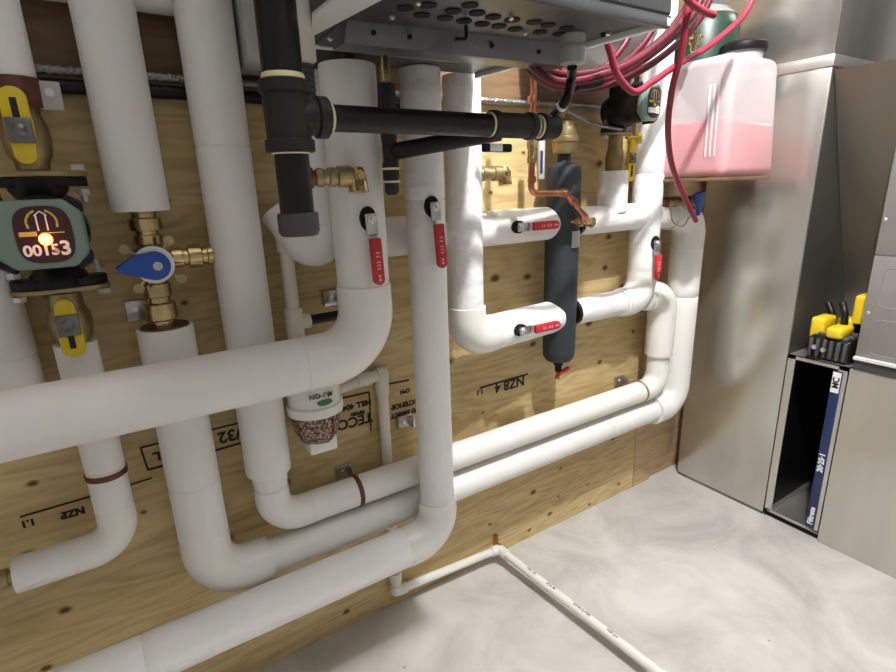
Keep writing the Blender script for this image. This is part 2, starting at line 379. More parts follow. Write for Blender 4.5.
# ------------------------------------------------------------------ insulated pipes
YB = -.09
zl2 = W(500, 468, YB).z; zl1 = W(500, 440.5, YB).z
xB = W(121.5, 105, YB).x; xB2 = W(184.5, 430, YB).x
xC = W(223.5, 150, YB).x; xVr = W(686.5, 250, YB).x; zup = W(512, 227, YB).z; zlo = W(512, 325, YB).z
xG = W(465, 250, YB-.035).x; xD = W(660, 335, YB).x; xV = W(651, 130, YB).x
YD = -.235; xD4 = W(361, 250, YD).x; zH = W(150, 396, YD).z
YP = -.185; xP9 = W(429, 300, YP).x; zLow = W(220, 627, YP).z
ztop = 1.495
# left riser with its mixing valve
B0 = run('insulated_riser_pipe', 'thick white pipe dropping from the top edge onto the brass mixing valve', [(xB, YB, 2.3), (xB, YB, W(141, 211, YB).z)], .049, phase=.7)
Bl = run('insulated_return_pipe', 'lower of two long white pipes, from the blue-knobbed valve to the riser beside the duct',
         [(xB2, YB, W(165, 326, YB).z), (xB2, YB, zl2), (xVr, YB, zl2), (xVr, YB, zup), (xV+.03, YB, zup)], [.0515, .0435, .056, .05], R=.085, phase=.35, lead=.045)
MB().lathe((xB2, YB, W(165, 326, YB).z-.001), UZ, [(0, .045), (.004, .044), (.004, .02), (.0, .018)], 32).build('foam_end', 'tarnish', Bl)
zcs = W(277, 467, YB).z
Cr = run('insulated_supply_pipe', 'white riser third from left that turns and runs as the upper of two long pipes',
         [(xC, YB, 2.3), (xC, YB, zcs)], .051, phase=.95)
run('', '', [(xC, YB, zcs+.01), (xC, YB, zl1), (xD, YB, zl1), (xD, YB, W(657, 352, YB).z)], [.037, .039, .04], R=.062, phase=.42, root=Cr)
sl = MB(); sleeve(sl, (xC, YB, zcs+.01), (xC, YB, zcs-.03), .040, phase=9); sl.build('insulation_sleeve', 'jacket', Cr)
def band(root, p, d, r, w=.012, m='tarnish', lab='brown tape band'):
    o = MB().lathe(V(p)-V(d)*w/2, d, [(0, r), (.001, r+.0015), (w-.001, r+.0015), (w, r)], 36).build('tape_band', m, root); o['label'] = lab; return o
band(Cr, (W(357, 490, YB).x, YB, zl1), UX, .0405)
band(Cr, (W(640, 385, YB).x, YB, zl1), UX, .0405, .008, 'brass_dull', 'tan band')
# front big pipe
D4 = run('insulated_header_pipe', 'thickest white pipe crossing in front from the left edge and turning up to the boiler',
         [(-.75, YD, zH), (xD4, YD, zH), (xD4, YD, W(352, 66, YD).z)], [.056, .054], R=.098, phase=.52, cr=1.03, lead=.05)
# pipe 9
P9 = run('insulated_low_pipe', 'white pipe dropping from the boiler and turning into the lowest run near the floor',
         [(-.9, YP, zLow), (xP9, YP, zLow), (xP9, YP, W(419, 69, YP).z)], [.050, .045], R=.078, phase=.81, cr=1.03, m='jacket_wrap')
# G and lower header, V, D
sepx = W(561, 270, YB).x
ends = W(565, 320, YB).x
G = run('insulated_elbow_pipe', 'white pipe right of centre dropping from the boiler to an elbow feeding the grey separator',
        [(sepx-.026, YB, zlo), (xG, YB-.035, zlo), (xG, YB-.035, W(460, 76, YB-.035).z)], [.050, .0465], R=.060, cr=1.06, phase=.62, m='jacket_wrap')
UPl = run('insulated_header_pipe', 'horizontal white pipe passing behind two drops to the upper side of the grey separator', [(xD4+.03, YB+.015, zup), (sepx-.026, YB+.015, zup)], .048, phase=.25)
UPr = run('insulated_header_pipe', 'short white horizontal pipe with pump riser, right of the grey separator top', [(sepx+.062, YB, zup), (xV-.02, YB, zup)], .043, m='jacket_wrap', phase=.6)
xR = W(613, 187, YB).x; zRt = W(613, 171, YB).z
run('', '', [(xR, YB, zup+.02), (xR, YB, zRt)], .046, m='jacket_wrap', root=UPr, phase=9)
Lr = run('insulated_header_pipe', 'short white horizontal pipe right of the grey separator bottom', [(sepx+.062, YB, zlo), (xV-.03, YB, zlo)], .042, m='jacket_wrap', phase=9)
Vp = run('insulated_riser_pipe', 'bright white vertical pipe left of the red-filled jug, turning left at its foot',
         [(xV-.11, YB-.004, zlo), (xV, YB-.004, zlo), (xV, YB-.004, 2.3)], [.046, .049], R=.07, m='jacket_wrap', phase=.35)
Dn = run('insulated_drop_pipe', 'white elbow and short drop right of the red lever, ending on the upper long pipe',
         [(xV+.02, YB, zlo+.0), (xD, YB, zlo+.0), (xD, YB, W(658, 354, YB).z)], [.048, .050], R=.065, m='cover', phase=9)
for q in (Lr, UPr):
    z = zlo if q is Lr else zup
    MB().lathe((sepx+.048, YB, z), UX, [(0, .03), (0, .040), (.015, .041), (.015, .03)], 32).build('foam_end', 'black', q, label='black foam end')
# little U of insulated pipe behind the gas line
xU = W(320, 150, -.13).x; zU = W(316, 245, -.13).z
run('insulated_trap_pipe', 'white pipe bending into a U behind the capped black gas pipe',
    [(xU, -.13, 1.49), (xU, -.13, zU-.085), (xU-.085, -.055, zU+.075)], .040, R=.036, phase=9, lead=.012)
# left pump pipes
xA = W(101, 450, YB).x; zA = W(60, 561, YB).z
xAa = W(10, 60, YB).x
A0 = run('insulated_riser_pipe', 'white pipe stub above the upper yellow valve at the left edge', [(xA, YB, 2.3), (xA, YB, W(16, 82, YB).z)], .033, phase=9)
A1 = run('insulated_drop_pipe', 'white pipe under the lower yellow valve, ending in an elbow toward the left edge',
         [(xA, YB, W(76, 342, YB).z), (xA, YB, zA), (W(16, 577, YB).x, YB, zA)], .0345, R=.055, phase=.26)
band(A1, (xA, YB, W(106, 472, YB).z), UZ, .0355, .012)
eA = W(16, 577, YB)
cf = thing('copper_fitting', 'ribbed brass fitting at the open end of the lower left white pipe', 'fitting', (eA.x-.05, YB, zA-.015))
MB().lathe((eA.x+.01, YB, zA), -UX, [(0, .014), (.02, .014), (.02, .018), (.04, .018), (.04, .014), (.055, .014), (.055, .02), (.085, .02), (.085, .014), (.3, .014)], 20).build('coupling', 'brass_dull', cf)
run('insulated_riser_pipe', 'white pipe partly cut off by the left edge under the pump', [(W(-2, 330, -.06).x, -.06, zH-.03), (W(-2, 330, -.06).x, -.06, W(0, 268, -.06).z)], .047, phase=.1)
# horizontal pipe behind at the top
run('insulated_header_pipe', 'white horizontal pipe high on the wall behind the risers', [(-.6, -.035, W(100, 2, -.03).z+.012), (xU+.3, -.035, W(100, 2, -.03).z+.012)], .021, phase=.3)
# ------------------------------------------------------------------ valves
def lever(label, P, d, L, n=V((0, -1, 0)), sc=1.0, grip=None, side=V((0, 0, 0))):
    """steel strap with a red sleeve; P on the pipe's skin"""
    P = V(P); d = V(d).normalized(); n = (n-d*n.dot(d)).normalized(); s = d.cross(n)
    t = thing('lever_valve', label, 'valve', P, 'red lever valves')
    MB().prism([(.017*math.cos(a)*1.0, .024*math.sin(a)) for a in [k*math.pi/12 for k in range(24)]], P-n*.03, s, d, n, .034).build('valve_body', 'hole', t, label='dark opening around the stem')
    c = P+n*.014
    MB().lathe(P, n, [(0, .008), (.011, .008)], 16).lathe(c, n, [(0, .0095), (.005, .0095), (.006, .007)], 6).lathe(c+n*.006, n, [(0, .0045), (.005, .0045)], 12).build('stem_nut', 'zinc', t)
    e = P+d*.036
    MB().obox(c+d*.010, (s, d, n), (.024, .042, .0035), .001).obox(c+d*.036+n*.003, (s, (d*.9+n*.35), n), (.020, .022, .0035), .0008).build('strap', 'steel', t)
    g0 = c+d*.036+n*.008
    b = bmesh.new()
    poly = [(-.0115, 0), (.0115, 0)]+[(.0115*math.cos(a), L-.0115+.0115*math.sin(a)) for a in [k*math.pi/8 for k in range(9)]]
    gp = MB().prism(poly, g0-n*.006, s, d, n, .012, .002).build('grip', 'red', t)
    mk = MB()
    for q in (.30, .38, .50, .57, .64): mk.obox(g0+d*L*q+n*.0068, (s, d, n), (.008, .003, .0008))
    for q in (.80, .88): mk.lathe(g0+d*L*q+n*.006, n, [(0, .003), (.001, .003)], 12)
    mk.build('grip_print', 'pale_red', gp)
    return t
p = W(368, 219, YD-.053); lever('red lever valve on the thick white pipe left of centre', p, W(374, 275, YD-.053)-p, .092)
p = W(432, 207, YP-.044); lever('red lever valve on the white pipe right under the black gas pipes', p, W(437, 265, YP-.044)-p, .098)
p = W(518, 227, YB-.033); lever('red lever lying along the upper pipe left of the grey separator', p, UX+UZ*.0, .095)
p = W(520, 330, YB-.070); lever('red lever lying along the lower pipe left of the grey separator', p, UX, .095)
p = W(655, 243, YB-.052); lever('red lever hanging on the bright white riser below the blue-handled drain valve', p, -UZ+UX*.05, .085, V((-.35, -1, 0)))
for rt, x_, y_, py_ in ((D4, xD4, YD, 66), (P9, xP9, YP, 69), (G, xG, YB-.035, 76)):
    MB().lathe((x_, y_, W({66: 352, 69: 419, 76: 460}[py_], py_, y_).z-.01), UZ, [(0, .016), (.10, .016)], 20).build('copper_tube', 'tarnish', rt)
# grey separator
zs0 = W(560, 360, YB).z; zs1 = W(562, 163, YB).z; r = .051
S = thing('hydraulic_separator', 'tall dark grey foam-wrapped cylinder between the two horizontal white pipes', 'separator', (sepx, YB, zs0))
MB().lathe((sepx, YB, zs0), UZ, [(0, .028), (.004, .040), (.018, .0495), (.04, r), (.3, r), (.55, r), (zs1-zs0-.03, r), (zs1-zs0-.012, r*.93), (zs1-zs0, r*.6), (zs1-zs0+.002, .02), (zs1-zs0+.03, .018)], 40).build('foam_shell', 'foam', S)
lp = W(571, 240, YB-.052)
lab = MB()
for k in range(5):
    a0 = math.radians(-62+k*10); a1 = a0+math.radians(10)
    for q in (0,):
        A, Bq = [V((sepx+math.sin(a+.35)*(r+.001), YB-math.cos(a+.35)*(r+.001), 0)) for a in (a0+.55, a1+.55)]
        lab.hull8([A+UZ*(lp.z-.024), Bq+UZ*(lp.z-.024), Bq+UZ*(lp.z-.024)+V((0, .001, 0)), A+UZ*(lp.z-.024)+V((0, .001, 0)), A+UZ*(lp.z+.024), Bq+UZ*(lp.z+.024), Bq+UZ*(lp.z+.024)+V((0, .001, 0)), A+UZ*(lp.z+.024)+V((0, .001, 0))])
lab.build('label_sticker', 'grey_box', S, label='pale rating sticker')
zt = W(562, 118, YB).z
MB().lathe((sepx, YB, zs1+.025), UZ, [(0, .034), (.008, .037), (.03, .037), (.032, .040), (.045, .040), (.048, .036), (zt-zs1-.05, .036), (zt-zs1-.035, .032), (zt-zs1-.025, .012), (zt-zs1+.02, .010)], 12).build('air_vent', 'brass_dull', S, label='brass air vent cap')
dr = MB().lathe((sepx, YB, zs0+.005), -UZ, [(0, .016), (.018, .016), (.02, .011), (.04, .011)], 16); dr.build('drain_stub', 'rubber', S)
dd = MB().obox((sepx+.008, YB-.018, zs0-.032), (UX+UZ*.3, UY, UZ), (.045, .014, .010), .003).build('drain_handle', 'red', S)
MB().lathe((sepx, YB, zs0-.035), V((-.4, -.3, -1)), [(0, .008), (.028, .008)], 12).build('drain_nozzle', 'copper', S)
# boss for the copper line
bp = W(581, 222, YB-.07)
# copper capillary line
ct = thing('copper_line', 'thin copper tube dropping from above and bending across the grey separator', 'pipe', W(531, 190, -.19))
pts = [W(534, 66, -.19), W(531, 193, -.19), W(566, 193, -.19), W(592, 226, -.19), bp]
MB().sweep(fillet(pts[:4], .018, 6), .0085, 16).build('tube', 'copper', ct)
for (px, py, d) in ((532, 96, -UZ), (532, 176, -UZ), (561, 193, UX), (572, 200, V((.8, 0, -.6))), (583, 214, V((.5, 0, -.9)))):
    MB().lathe(W(px, py, -.19), d, [(0, .0105), (.012, .012), (.016, .0105)], 16).build('solder_joint', 'copper', ct)
MB().lathe(W(590, 222, -.19), V((-.3, 1, .0)), [(-.012, .009), (-.012, .014), (.012, .014), (.012, .010), (.022, .010), (.022, .014), (.040, .014), (.040, .009), (.07, .008)], 8).build('compression_nut', 'brass', ct)
MB().lathe(W(532, 140, -.19), -UZ, [(0, .012), (.02, .014), (.022, .011), (.04, .011), (.042, .013), (.055, .012)], 8).build('coupling_nut', 'brass', ct)
tg = W(542, 140, -.10)
th = thing('thermometer_tag', 'small white strip thermometer beside the copper tube on the plywood', 'thermometer', tg)
MB().obox(W(541, 158, -.1), (UX, UZ, UY), (.022, .115, .012), .004).build('case', 'grey_box', th)
MB().obox(W(541.5, 162, -.107), (UX, UZ, UY), (.008, .06, .002)).build('scale_print', 'navy', th)
# brass boiler drain valves
def drain(label, P, d, L, flip=False, stub=.018):
    P = V(P); d = V(d).normalized(); t = thing('drain_valve', label, 'valve', P, 'brass drain valves')
    MB().lathe(P, d, [(-.03, stub), (.006, stub), (.006, .013), (.02, .013)], 20).build('copper_stub', 'tarnish', t)
    MB().lathe(P+d*.012, d, [(0, .015), (.004, .0165), (.012, .0165), (.014, .014), (.022, .014), (.024, .0175), (.034, .0175), (.036, .014), (L-.05, .0145), (L-.048, .019), (L-.022, .019), (L-.02, .014), (L, .013)], 10).build('valve_body', 'brass_dull', t)
    e = P+d*L
    MB().lathe(e, V((0, -.15, -1)), [(-.014, .013), (.0, .0165), (.012, .0175), (.030, .0185), (.030, .010)], 16).build('spout', 'brass', t)
    MB().lathe(e+V((0, -.008, 0)), V((0, -1, 0)), [(0, .011), (.008, .011), (.008, .007), (.013, .007)], 6).build('stem', 'brass', t)
    return t
drain('brass drain valve left of the thick white pipe, beside the black gas pipe', W(309, 178, -.30), V((1, -.12, .02)), .088)
drain('brass drain valve on the white pipe above the upper red lever', W(470, 174, YB-.055), V((1, -.02, .0)), .105)
# drain with blue handle on far riser
P = W(664, 203, YB-.03)
t = drain('small brass drain valve with blue wing handle beside the red jug', P, V((1, -.25, .02)), .14, stub=.02)
hp = W(697, 203, YB-.09)
MB().prism([(-.030, .030), (.010, .036), (.034, .038), (.030, .008), (.012, -.04), (-.004, -.042), (-.012, -.006)], hp, UX, UZ, V((-.3, -1, 0)), .012, .003).build('wing_handle', 'blue', t)
ch = resample_bezier([W(670, 208, YB-.06), W(673, 222, YB-.06), W(683, 226, YB-.07), W(690, 216, YB-.08)], 6)
MB().sweep(ch, .0022, 6).build('cap_chain', 'brass_dull', t)
# blue mixing valve
xm = (xB+xB2)/2; zm = W(152, 262, YB).z; Ym = YB
mv = thing('mixing_valve', 'brass three-way mixing valve with blue pointer knob between two white sleeves', 'valve', (xm, Ym, W(155, 322, YB).z))
zt_ = W(145, 212, YB).z+.012; zb_ = W(160, 326, YB).z-.02
def union(mb, p, d, L, r=.021):
    k = L/1.0
    mb.lathe(p, d, [(0, r*.95), (.16*k, r*.95), (.17*k, r*1.22), (.36*k, r*1.22), (.38*k, r*1.0), (.46*k, r*1.0), (.48*k, r*1.38), (.72*k, r*1.38), (.75*k, r*1.05), (.84*k, r*1.05), (.86*k, r*1.2), (.95*k, r*1.2), (L, r*.95)], 10)
u = MB(); union(u, (xm, Ym, zm+.02), UZ, zt_-zm-.02); u.build('upper_union', 'brass', mv)
u = MB(); union(u, (xm, Ym, zm-.02), -UZ, zm-.02-zb_); u.build('lower_union', 'brass', mv)
u = MB(); union(u, (xm+.02, Ym, zm+.004), UX, W(215, 258, YB).x-xm-.02, .0165); u.build('side_outlet', 'brass', mv)
MB().lathe((xm, Ym+.03, zm), V((0, -1, 0)), [(0, .03), (.01, .036), (.05, .036), (.06, .032)], 24).build('valve_body', 'brass_dull', mv)
ears = MB()
for a in (45, 135, 225, 315):
    a = math.radians(a+8); q = V((xm+.052*math.cos(a), Ym-.035, zm+.052*math.sin(a)))
    ears.lathe(q, V((0, -1, 0)), [(0, .0095), (.012, .0095), (.012, .006)], 14)
    ears.obox(q*.5+V((xm, Ym-.035, zm))*.5+V((0, -.009, 0)), (V((math.cos(a), 0, math.sin(a))), V((-math.sin(a), 0, math.cos(a))), UY), (.04, .007, .007), .002)
ears.build('mounting_ear', 'brass_dull', mv)
MB().lathe((xm, Ym-.045, zm), V((0, -1, 0)), [(0, .034), (.008, .034), (.010, .032)], 32).build('dial', 'white', mv)
MB().prism([(.026*math.cos(a), .026*math.sin(a)) for a in [math.radians(-115+k*23) for k in range(11)]]+[(-.03, .022), (-.062, .002), (-.058, -.006)], (xm, Ym-.055, zm), UX, UZ, V((0, -1, 0)), .022, .003).build('knob', 'blue', mv)
MB().lathe((xm+.004, Ym-.077, zm), V((0, -1, 0)), [(0, .008), (.002, .008)], 16).build('knob_screw', 'steel', mv)
cl = MB().lathe((xm, Ym, zb_+.012), UZ, [(0, .026), (0, .030), (.008, .030), (.008, .026)], 24); cl.build('copper_ring', 'tarnish', mv)
# wall clips
def clip(label, px, py, s=1.0, Y=0):
    c = W(px, py, 0); t = thing('pipe_clip', label, 'bracket', c, 'pipe clips on the plywood')
    MB().obox(c+V((0, -.006, 0)), (UX, UZ, UY), (.045*s, .038*s, .012), .002).build('plate', 'steel', t)
    MB().lathe(c+V((-.004, -.012, 0)), V((0, -1, 0)), [(0, .008*s), (.003, .008*s), (.004, .004*s)], 12).build('screw', 'zinc', t)
    MB().obox(c+V((.016*s, -.022, 0)), (UX, UZ, UY), (.006, .03*s, .030), .001).build('flange', 'steel', t)
    return t
clip('steel strut clip on the plywood above the upper long pipe, under the bead canister', 343, 470)
clip('steel strut clip between the white trap pipe and the thick white pipe', 331, 297)
clip('zinc strut clip over the stamped lettering left of the second white drop', 403, 420, 1.0)
clip('steel strut clip at the right end of the plywood above the long pipes', 618, 380)
clip('steel strut clip behind the brass mixing valve foot', 139, 309, 1.1)
clip('steel strut clip right of the upper yellow valve', 37, 96, 1.0)
# strut clamp at A top
cl = W(18, 92, YB)
t = thing('pipe_clamp', 'maroon clamp band round the pipe above the upper yellow valve', 'clamp', (xA, YB, cl.z-.02))
MB().lathe((xA, YB, cl.z-.025), UZ, [(0, .030), (0, .036), (.045, .037), (.045, .030)], 28).build('band', 'tarnish', t)
MB().obox((xA+.045, YB-.01, cl.z-.005), (UX, UZ, UY), (.034, .045, .006), .002).build('tab', 'grey_box', t)
MB().lathe((xA+.046, YB-.013, cl.z), V((0, -1, 0)), [(0, .007), (.003, .007)], 12).build('bolt', 'zinc', t)
# yellow isolation valves
def yvalve(label, x, Y, z0, z1, top_long, hx=0, s=1.0, tilt=0):
    """brass ball valve from z0 up to z1 with yellow handle on its front"""
    t = thing('ball_valve', label, 'valve', (x, Y, z0), 'yellow-handled ball valves'); L = z1-z0
    MB().lathe((x, Y, z0), UZ, [(0, .024*s), (.12*L, .026*s), (.2*L, .032*s), (.3*L, .034*s), (.45*L, .036*s), (.62*L, .034*s), (.74*L, .028*s), (.85*L, .028*s), (L, .026*s)], 10).build('valve_body', 'brass_dull', t)
    c = V((x+hx, Y-.046*s, z0+L*.5)); n = V((0, -1, 0)); sg = 1 if top_long else -1
    h = [(-.020, -.020), (.020, -.020), (.022, .02), (.021, .062), (.014, .074), (-.014, .074), (-.021, .062), (-.022, .02)]
    m = MB(); w = .0180*s; H = L*.52; rd = [math.pi*k/8 for k in range(9)]
    poly = [(w*math.cos(q), sg*(H*.82+w*.9*math.sin(q))) for q in rd]+[(-w*1.05, 0), (-w*.85, -sg*H*.5)]+[(-w*.85*math.cos(q), -sg*(H*.62+w*.8*math.sin(q))) for q in rd]+[(w*.85, -sg*H*.5), (w*1.05, 0)]
    m.prism(poly, c+V((0, .006*s, 0)), UX, UZ, n, .013*s, .003*s)
    hd = m.build('handle', 'yellow', t)
    MB().obox(c+V((0, -.004*s, sg*H*.55)), (UX, UZ, UY), (w*.5, H*.50, .0095*s)).build('slot', 'ink', hd)
    MB().obox(c+V((0, -.009*s, 0)), (UX, UZ, UY), (w*1.9, w*2.1, .008*s), .002*s).lathe(c+V((0, -.012*s, 0)), n, [(0, .010*s), (.004*s, .010*s), (.007*s, .006*s)], 14).build('center_plate', 'darksteel', hd)
    return t
def pump(label, x, Y, zb, zt, fc, hw, hh, yf, s=1.0, led=False, neck=.03, depth=.085, px=0, pk=.62):
    """inline circulator: axis (x,Y), flanges at zb and zt, face centre fc (x,z), half sizes"""
    t = thing('circulator_pump', label, 'pump', (x, Y, zb), 'circulator pumps')
    zc = fc[1]; xc = fc[0]; n = V((0, -1, 0))
    MB().lathe((x, Y, zb), UZ, [(0, .045*s), (.02*s, .043*s), (.04*s, neck*s), (zc-zb-.045*s, neck*1.1*s), (zc-zb-.02*s, .055*s), (zc-zb+.02*s, .055*s), (zc-zb+.045*s, neck*1.1*s), (zt-zb-.04*s, neck*s), (zt-zb-.02*s, .043*s), (zt-zb, .045*s)], 24).lathe((x, Y+.03, zc), n, [(0, .05*s), (.03, .062*s), (.07, .06*s)], 28).build('volute', 'black', t)
    for i, z in enumerate((zb, zt)):
        sg = 1 if i == 0 else -1
        f = [(.072*s*math.copysign(abs(math.cos(a))**.7, math.cos(a)), .036*s*math.sin(a)) for a in [k*math.pi/16 for k in range(32)]]
        MB().prism(f, (x, Y, z), UX, UY, UZ, sg*.015*s, .002).build('flange', 'black', t)
        MB().prism([(a*1.03, b*1.05) for a, b in f], (x, Y, z-sg*.001), UX, UY, UZ, -sg*.008*s, .0015).build('brass_flange', 'brass_dull', t)
        for q in (-1, 1):
            bx = V((x+q*.062*s, Y-.004, z))
            MB().lathe(bx-UZ*sg*.012*s, -UZ*sg, [(0, .011*s), (.009*s, .011*s)], 6).build('bolt_head', 'zinc', t)
            MB().lathe(bx+UZ*sg*.020*s, UZ*sg, [(0, .011*s), (.010*s, .011*s), (.010*s, .006*s), (.022*s, .006*s)], 6).build('bolt', 'zinc', t)
    MB().lathe((xc*.5+x*.5, Y-.02, zc), n, [(0, .055*s), (abs(yf-Y)-.06*s, .052*s)], 28).build('motor', 'black', t)
    oc = lambda a, b, c: [(-a, -b+c), (-a+c, -b), (a-c, -b), (a, -b+c), (a, b-c), (a-c, b), (-a+c, b), (-a, b-c)]
    MB().prism(oc(hw, hh, .02*s), (xc, yf+depth*s, zc), UX, UZ, n, depth*s, .006*s).build('housing', 'green', t)
    if depth < .05: MB().prism(oc(hw*.97, hh*.97, .02*s), (xc, yf+.11*s, zc), UX, UZ, n, .11*s-depth*s, .006*s).build('rear_case', 'black', t)
    for a, b in ((-1, 1), (1, 1), (1, -1), (-1, -1)): MB().obox((xc+a*(hw-.008*s), yf+.03, zc+b*(hh-.008*s)), (UX+UZ*a*b*-.6, UY, UZ), (.026*s, .05*s, .018*s), .005*s).build('corner_pad', 'black', t)
    k = hw*pk; kh = hh*.82; xc += px
    el = [(k*math.copysign(abs(math.cos(a))**.62, math.cos(a)), kh*math.copysign(abs(math.sin(a))**.62, math.sin(a))) for a in [q*math.pi/20 for q in range(40)]]
    fp = MB().prism(el, (xc, yf+.001, zc), UX, UZ, n, .004*s, .001).build('face_plate', 'maroon', t)
    y2 = yf-.0035*s
    text(fp, 'face_lettering', 'white', '0015', (xc-k*.22, y2, zc-kh*.55), UX, UZ, .023*s, bold=.0007)
    text(fp, 'face_lettering', 'white', '3', (xc+k*.62, y2, zc-kh*.52), UX, UZ, .030*s, bold=.0010)
    text(fp, 'face_lettering', 'yprint', 'e', (xc+k*.30, y2, zc-kh*.56), UX, UZ, .016*s)
    g = MB()
    for a0 in range(-20, 200, 22):
        if 60 < a0 < 110: continue
        a = math.radians(a0+11); g.obox((xc+.019*s*math.cos(a), y2, zc+kh*.42+.019*s*math.sin(a)), (V((-math.sin(a), 0, math.cos(a))), V((math.cos(a), 0, math.sin(a))), UY), (.009*s, .003*s, .001))
    g.obox((xc-k*.55, y2, zc+kh*.05), (UX, UZ, UY), (.022*s, .007*s, .001)).obox((xc+k*.3, y2, zc+kh*.06), (UX, UZ, UY), (.03*s, .0015*s, .001))
    g.build('dial_print', 'yprint', fp)
    g = MB()
    for q in (-1, 1): g.obox((xc+q*.006*s, y2, zc+kh*.42), (UX, UZ, UY), (.002*s, .024*s, .001))
    g.obox((xc-.004*s, y2, zc+kh*.42+.014*s), (UX+UZ*.8, UZ, UY), (.010*s, .002*s, .001)).obox((xc+.004*s, y2, zc+kh*.42+.014*s), (UX-UZ*.8, UZ, UY), (.010*s, .002*s, .001)).build('arrow_print', 'white', fp)
    if led:
        MB().lathe((xc, y2, zc-kh*.16), n, [(0, .009), (.002, .0085), (.004, .004)], 20).build('indicator_light', 'led', fp, label='glowing orange light')
        MB().lathe((xc, y2-.003, zc-kh*.16), n, [(0, .005), (.002, .002)], 16).build('indicator_core', 'ledcore', fp)
        l = lamp('indicator_glow', (xc, yf-.03, zc-kh*.16), .006, .02, (1, .25, .05))
    else:
        MB().lathe((xc, y2, zc-kh*.16), n, [(0, .005), (.002, .004)], 16).build('indicator_light', 'yprint', fp)
    return t
zf1 = W(40, 178, YB).z; zf0 = W(56, 286, YB).z
fcx = W(47, 238, -.26)
pump('green-fronted circulator pump with glowing orange light at the left edge', xA, YB, zf0, zf1, (W(40, 235, -.22).x, W(40, 235, -.22).z), .059, .053, -.22, s=1.0, led=True, px=.006)
yvalve('yellow-handled ball valve above the left circulator pump', xA, YB, zf1+.013, W(18, 96, YB).z, True, hx=-.002)
yvalve('yellow-handled ball valve under the left circulator pump', xA, YB, W(76, 346, YB).z, zf0-.013, False, hx=.0)
# pump 2
z20 = W(620, 133, YB).z; zr = zRt
f2 = W(648, 103, -.27)
pump('circulator pump with pale green front behind the red tubing, left of the jug', xR, YB, z20, z20+.17, (W(652, 102, -.26).x, W(652, 102, -.26).z), .042, .047, -.26, s=.82, depth=.02, px=.008, pk=.60)
yvalve('yellow-handled brass valve under the right circulator pump', xR, YB, zRt-.03, z20-.01, False, hx=.032, s=.80)
cp = W(633, 147, YB-.05)
MB().lathe(V((xR+.03, YB-.02, z20-.02)), V((.6, -.6, 0)), [(0, .01), (.03, .01), (.03, .016), (.042, .016)], 14).build('purge_cap', 'yellow', None, 'small yellow purge cap beside the right circulator flange', 'cap')
# ------------------------------------------------------------------ black gas pipes
GY = -.5
gx = W(287, 115, GY).x; gz = W(400, 121, GY).z
t = thing('gas_pipe', 'black iron gas pipe with tee, capped leg and horizontal branch in front', 'pipe', (gx, GY, W(295, 238, GY).z))
zt0 = W(283, 80, GY).z; zt1 = W(290, 153, GY).z
def iron(mb, a, b, r): mb.sweep([V(a), V(b)], r, 28)
m = MB(); iron(m, (gx, GY, zt0-.02), (gx, GY, 2.3), .0265); m.build('riser', 'iron', t)
MB().lathe((gx, GY, zt1), UZ, [(0, .030), (.002, .033), (.016, .033), (.018, .0295), (.06, .030), (zt0-zt1-.018, .0295), (zt0-zt1-.016, .033), (zt0-zt1-.002, .033), (zt0-zt1, .030)], 32).lathe((gx, GY, gz), UX, [(0, .026), (.038, .0235), (.040, .0275), (.054, .0275), (.056, .025)], 32).build('tee', 'castiron', t)
for q_, d_, pr in (((gx, GY, zt0-.002), UZ, [(0, .029), (.006, .028), (.009, .027)]), ((gx+.055, GY, gz), UX, [(0, .0235), (.005, .022), (.007, .019)]), ((gx, GY, zt1+.002), -UZ, [(0, .027), (.004, .025)])):
    MB().lathe(q_, d_, pr, 28).build('thread_sealant', 'sealant', t)
zc0 = W(293, 213, GY).z; zc1 = W(295, 236, GY).z
m = MB(); iron(m, (gx, GY, zt1+.01), (gx, GY, zc0-.01), .0235); m.build('drip_leg', 'iron', t)
MB().lathe((gx, GY, zc0), -UZ, [(0, .0245), (0, .0275), (.004, .0285), (zc0-zc1-.006, .0285), (zc0-zc1, .025), (zc0-zc1+.001, .002)], 32).build('end_cap', 'capsteel', t)
xh1 = W(492, 127, GY).x
m = MB(); iron(m, (gx+.05, GY, gz), (xh1, GY, gz-.001), .0182); m.build('branch', 'iron', t)
xc1 = W(533, 127, GY).x
MB().lathe((xh1-.004, GY, gz), UX, [(0, .021), (.002, .0235), (.012, .0235), (.014, .0205), (xc1-xh1-.012, .0205), (xc1-xh1-.01, .023), (xc1-xh1, .023), (xc1-xh1+.002, .020)], 28).build('coupling', 'castiron', t)
xe = W(556, 126, GY).x
m = MB(); m.lathe((xc1-.01, GY, gz), UX, [(0, .0165), (.03, .0165)], 24); m.build('nipple', 'iron', t)
for q_, d_ in (((xh1-.003, GY, gz), -UX), ((xc1+.001, GY, gz), UX), ((xc1+.014, GY, gz), -UX)):
    MB().lathe(q_, d_, [(0, .0205), (.004, .0188)], 24).build('thread_sealant', 'sealant', t)
MB().lathe((xc1+.013, GY, gz), UX, [(0, .020), (.002, .0235), (.010, .0235), (.012, .0205), (xe-xc1-.016, .0205), (xe-xc1-.013, .016)], 28).build('union_nut', 'castiron', t)
pt = W(497, 148, GY+.01)
MB().obox(pt, (UX, UZ, UY), (.062, .014, .010), .003).build('tag_strap', 'black', t)
MB().obox(pt+V((-.006, -.006, 0)), (UX, UZ, UY), (.026, .012, .003), .0005).build('tag_label', 'white', t)
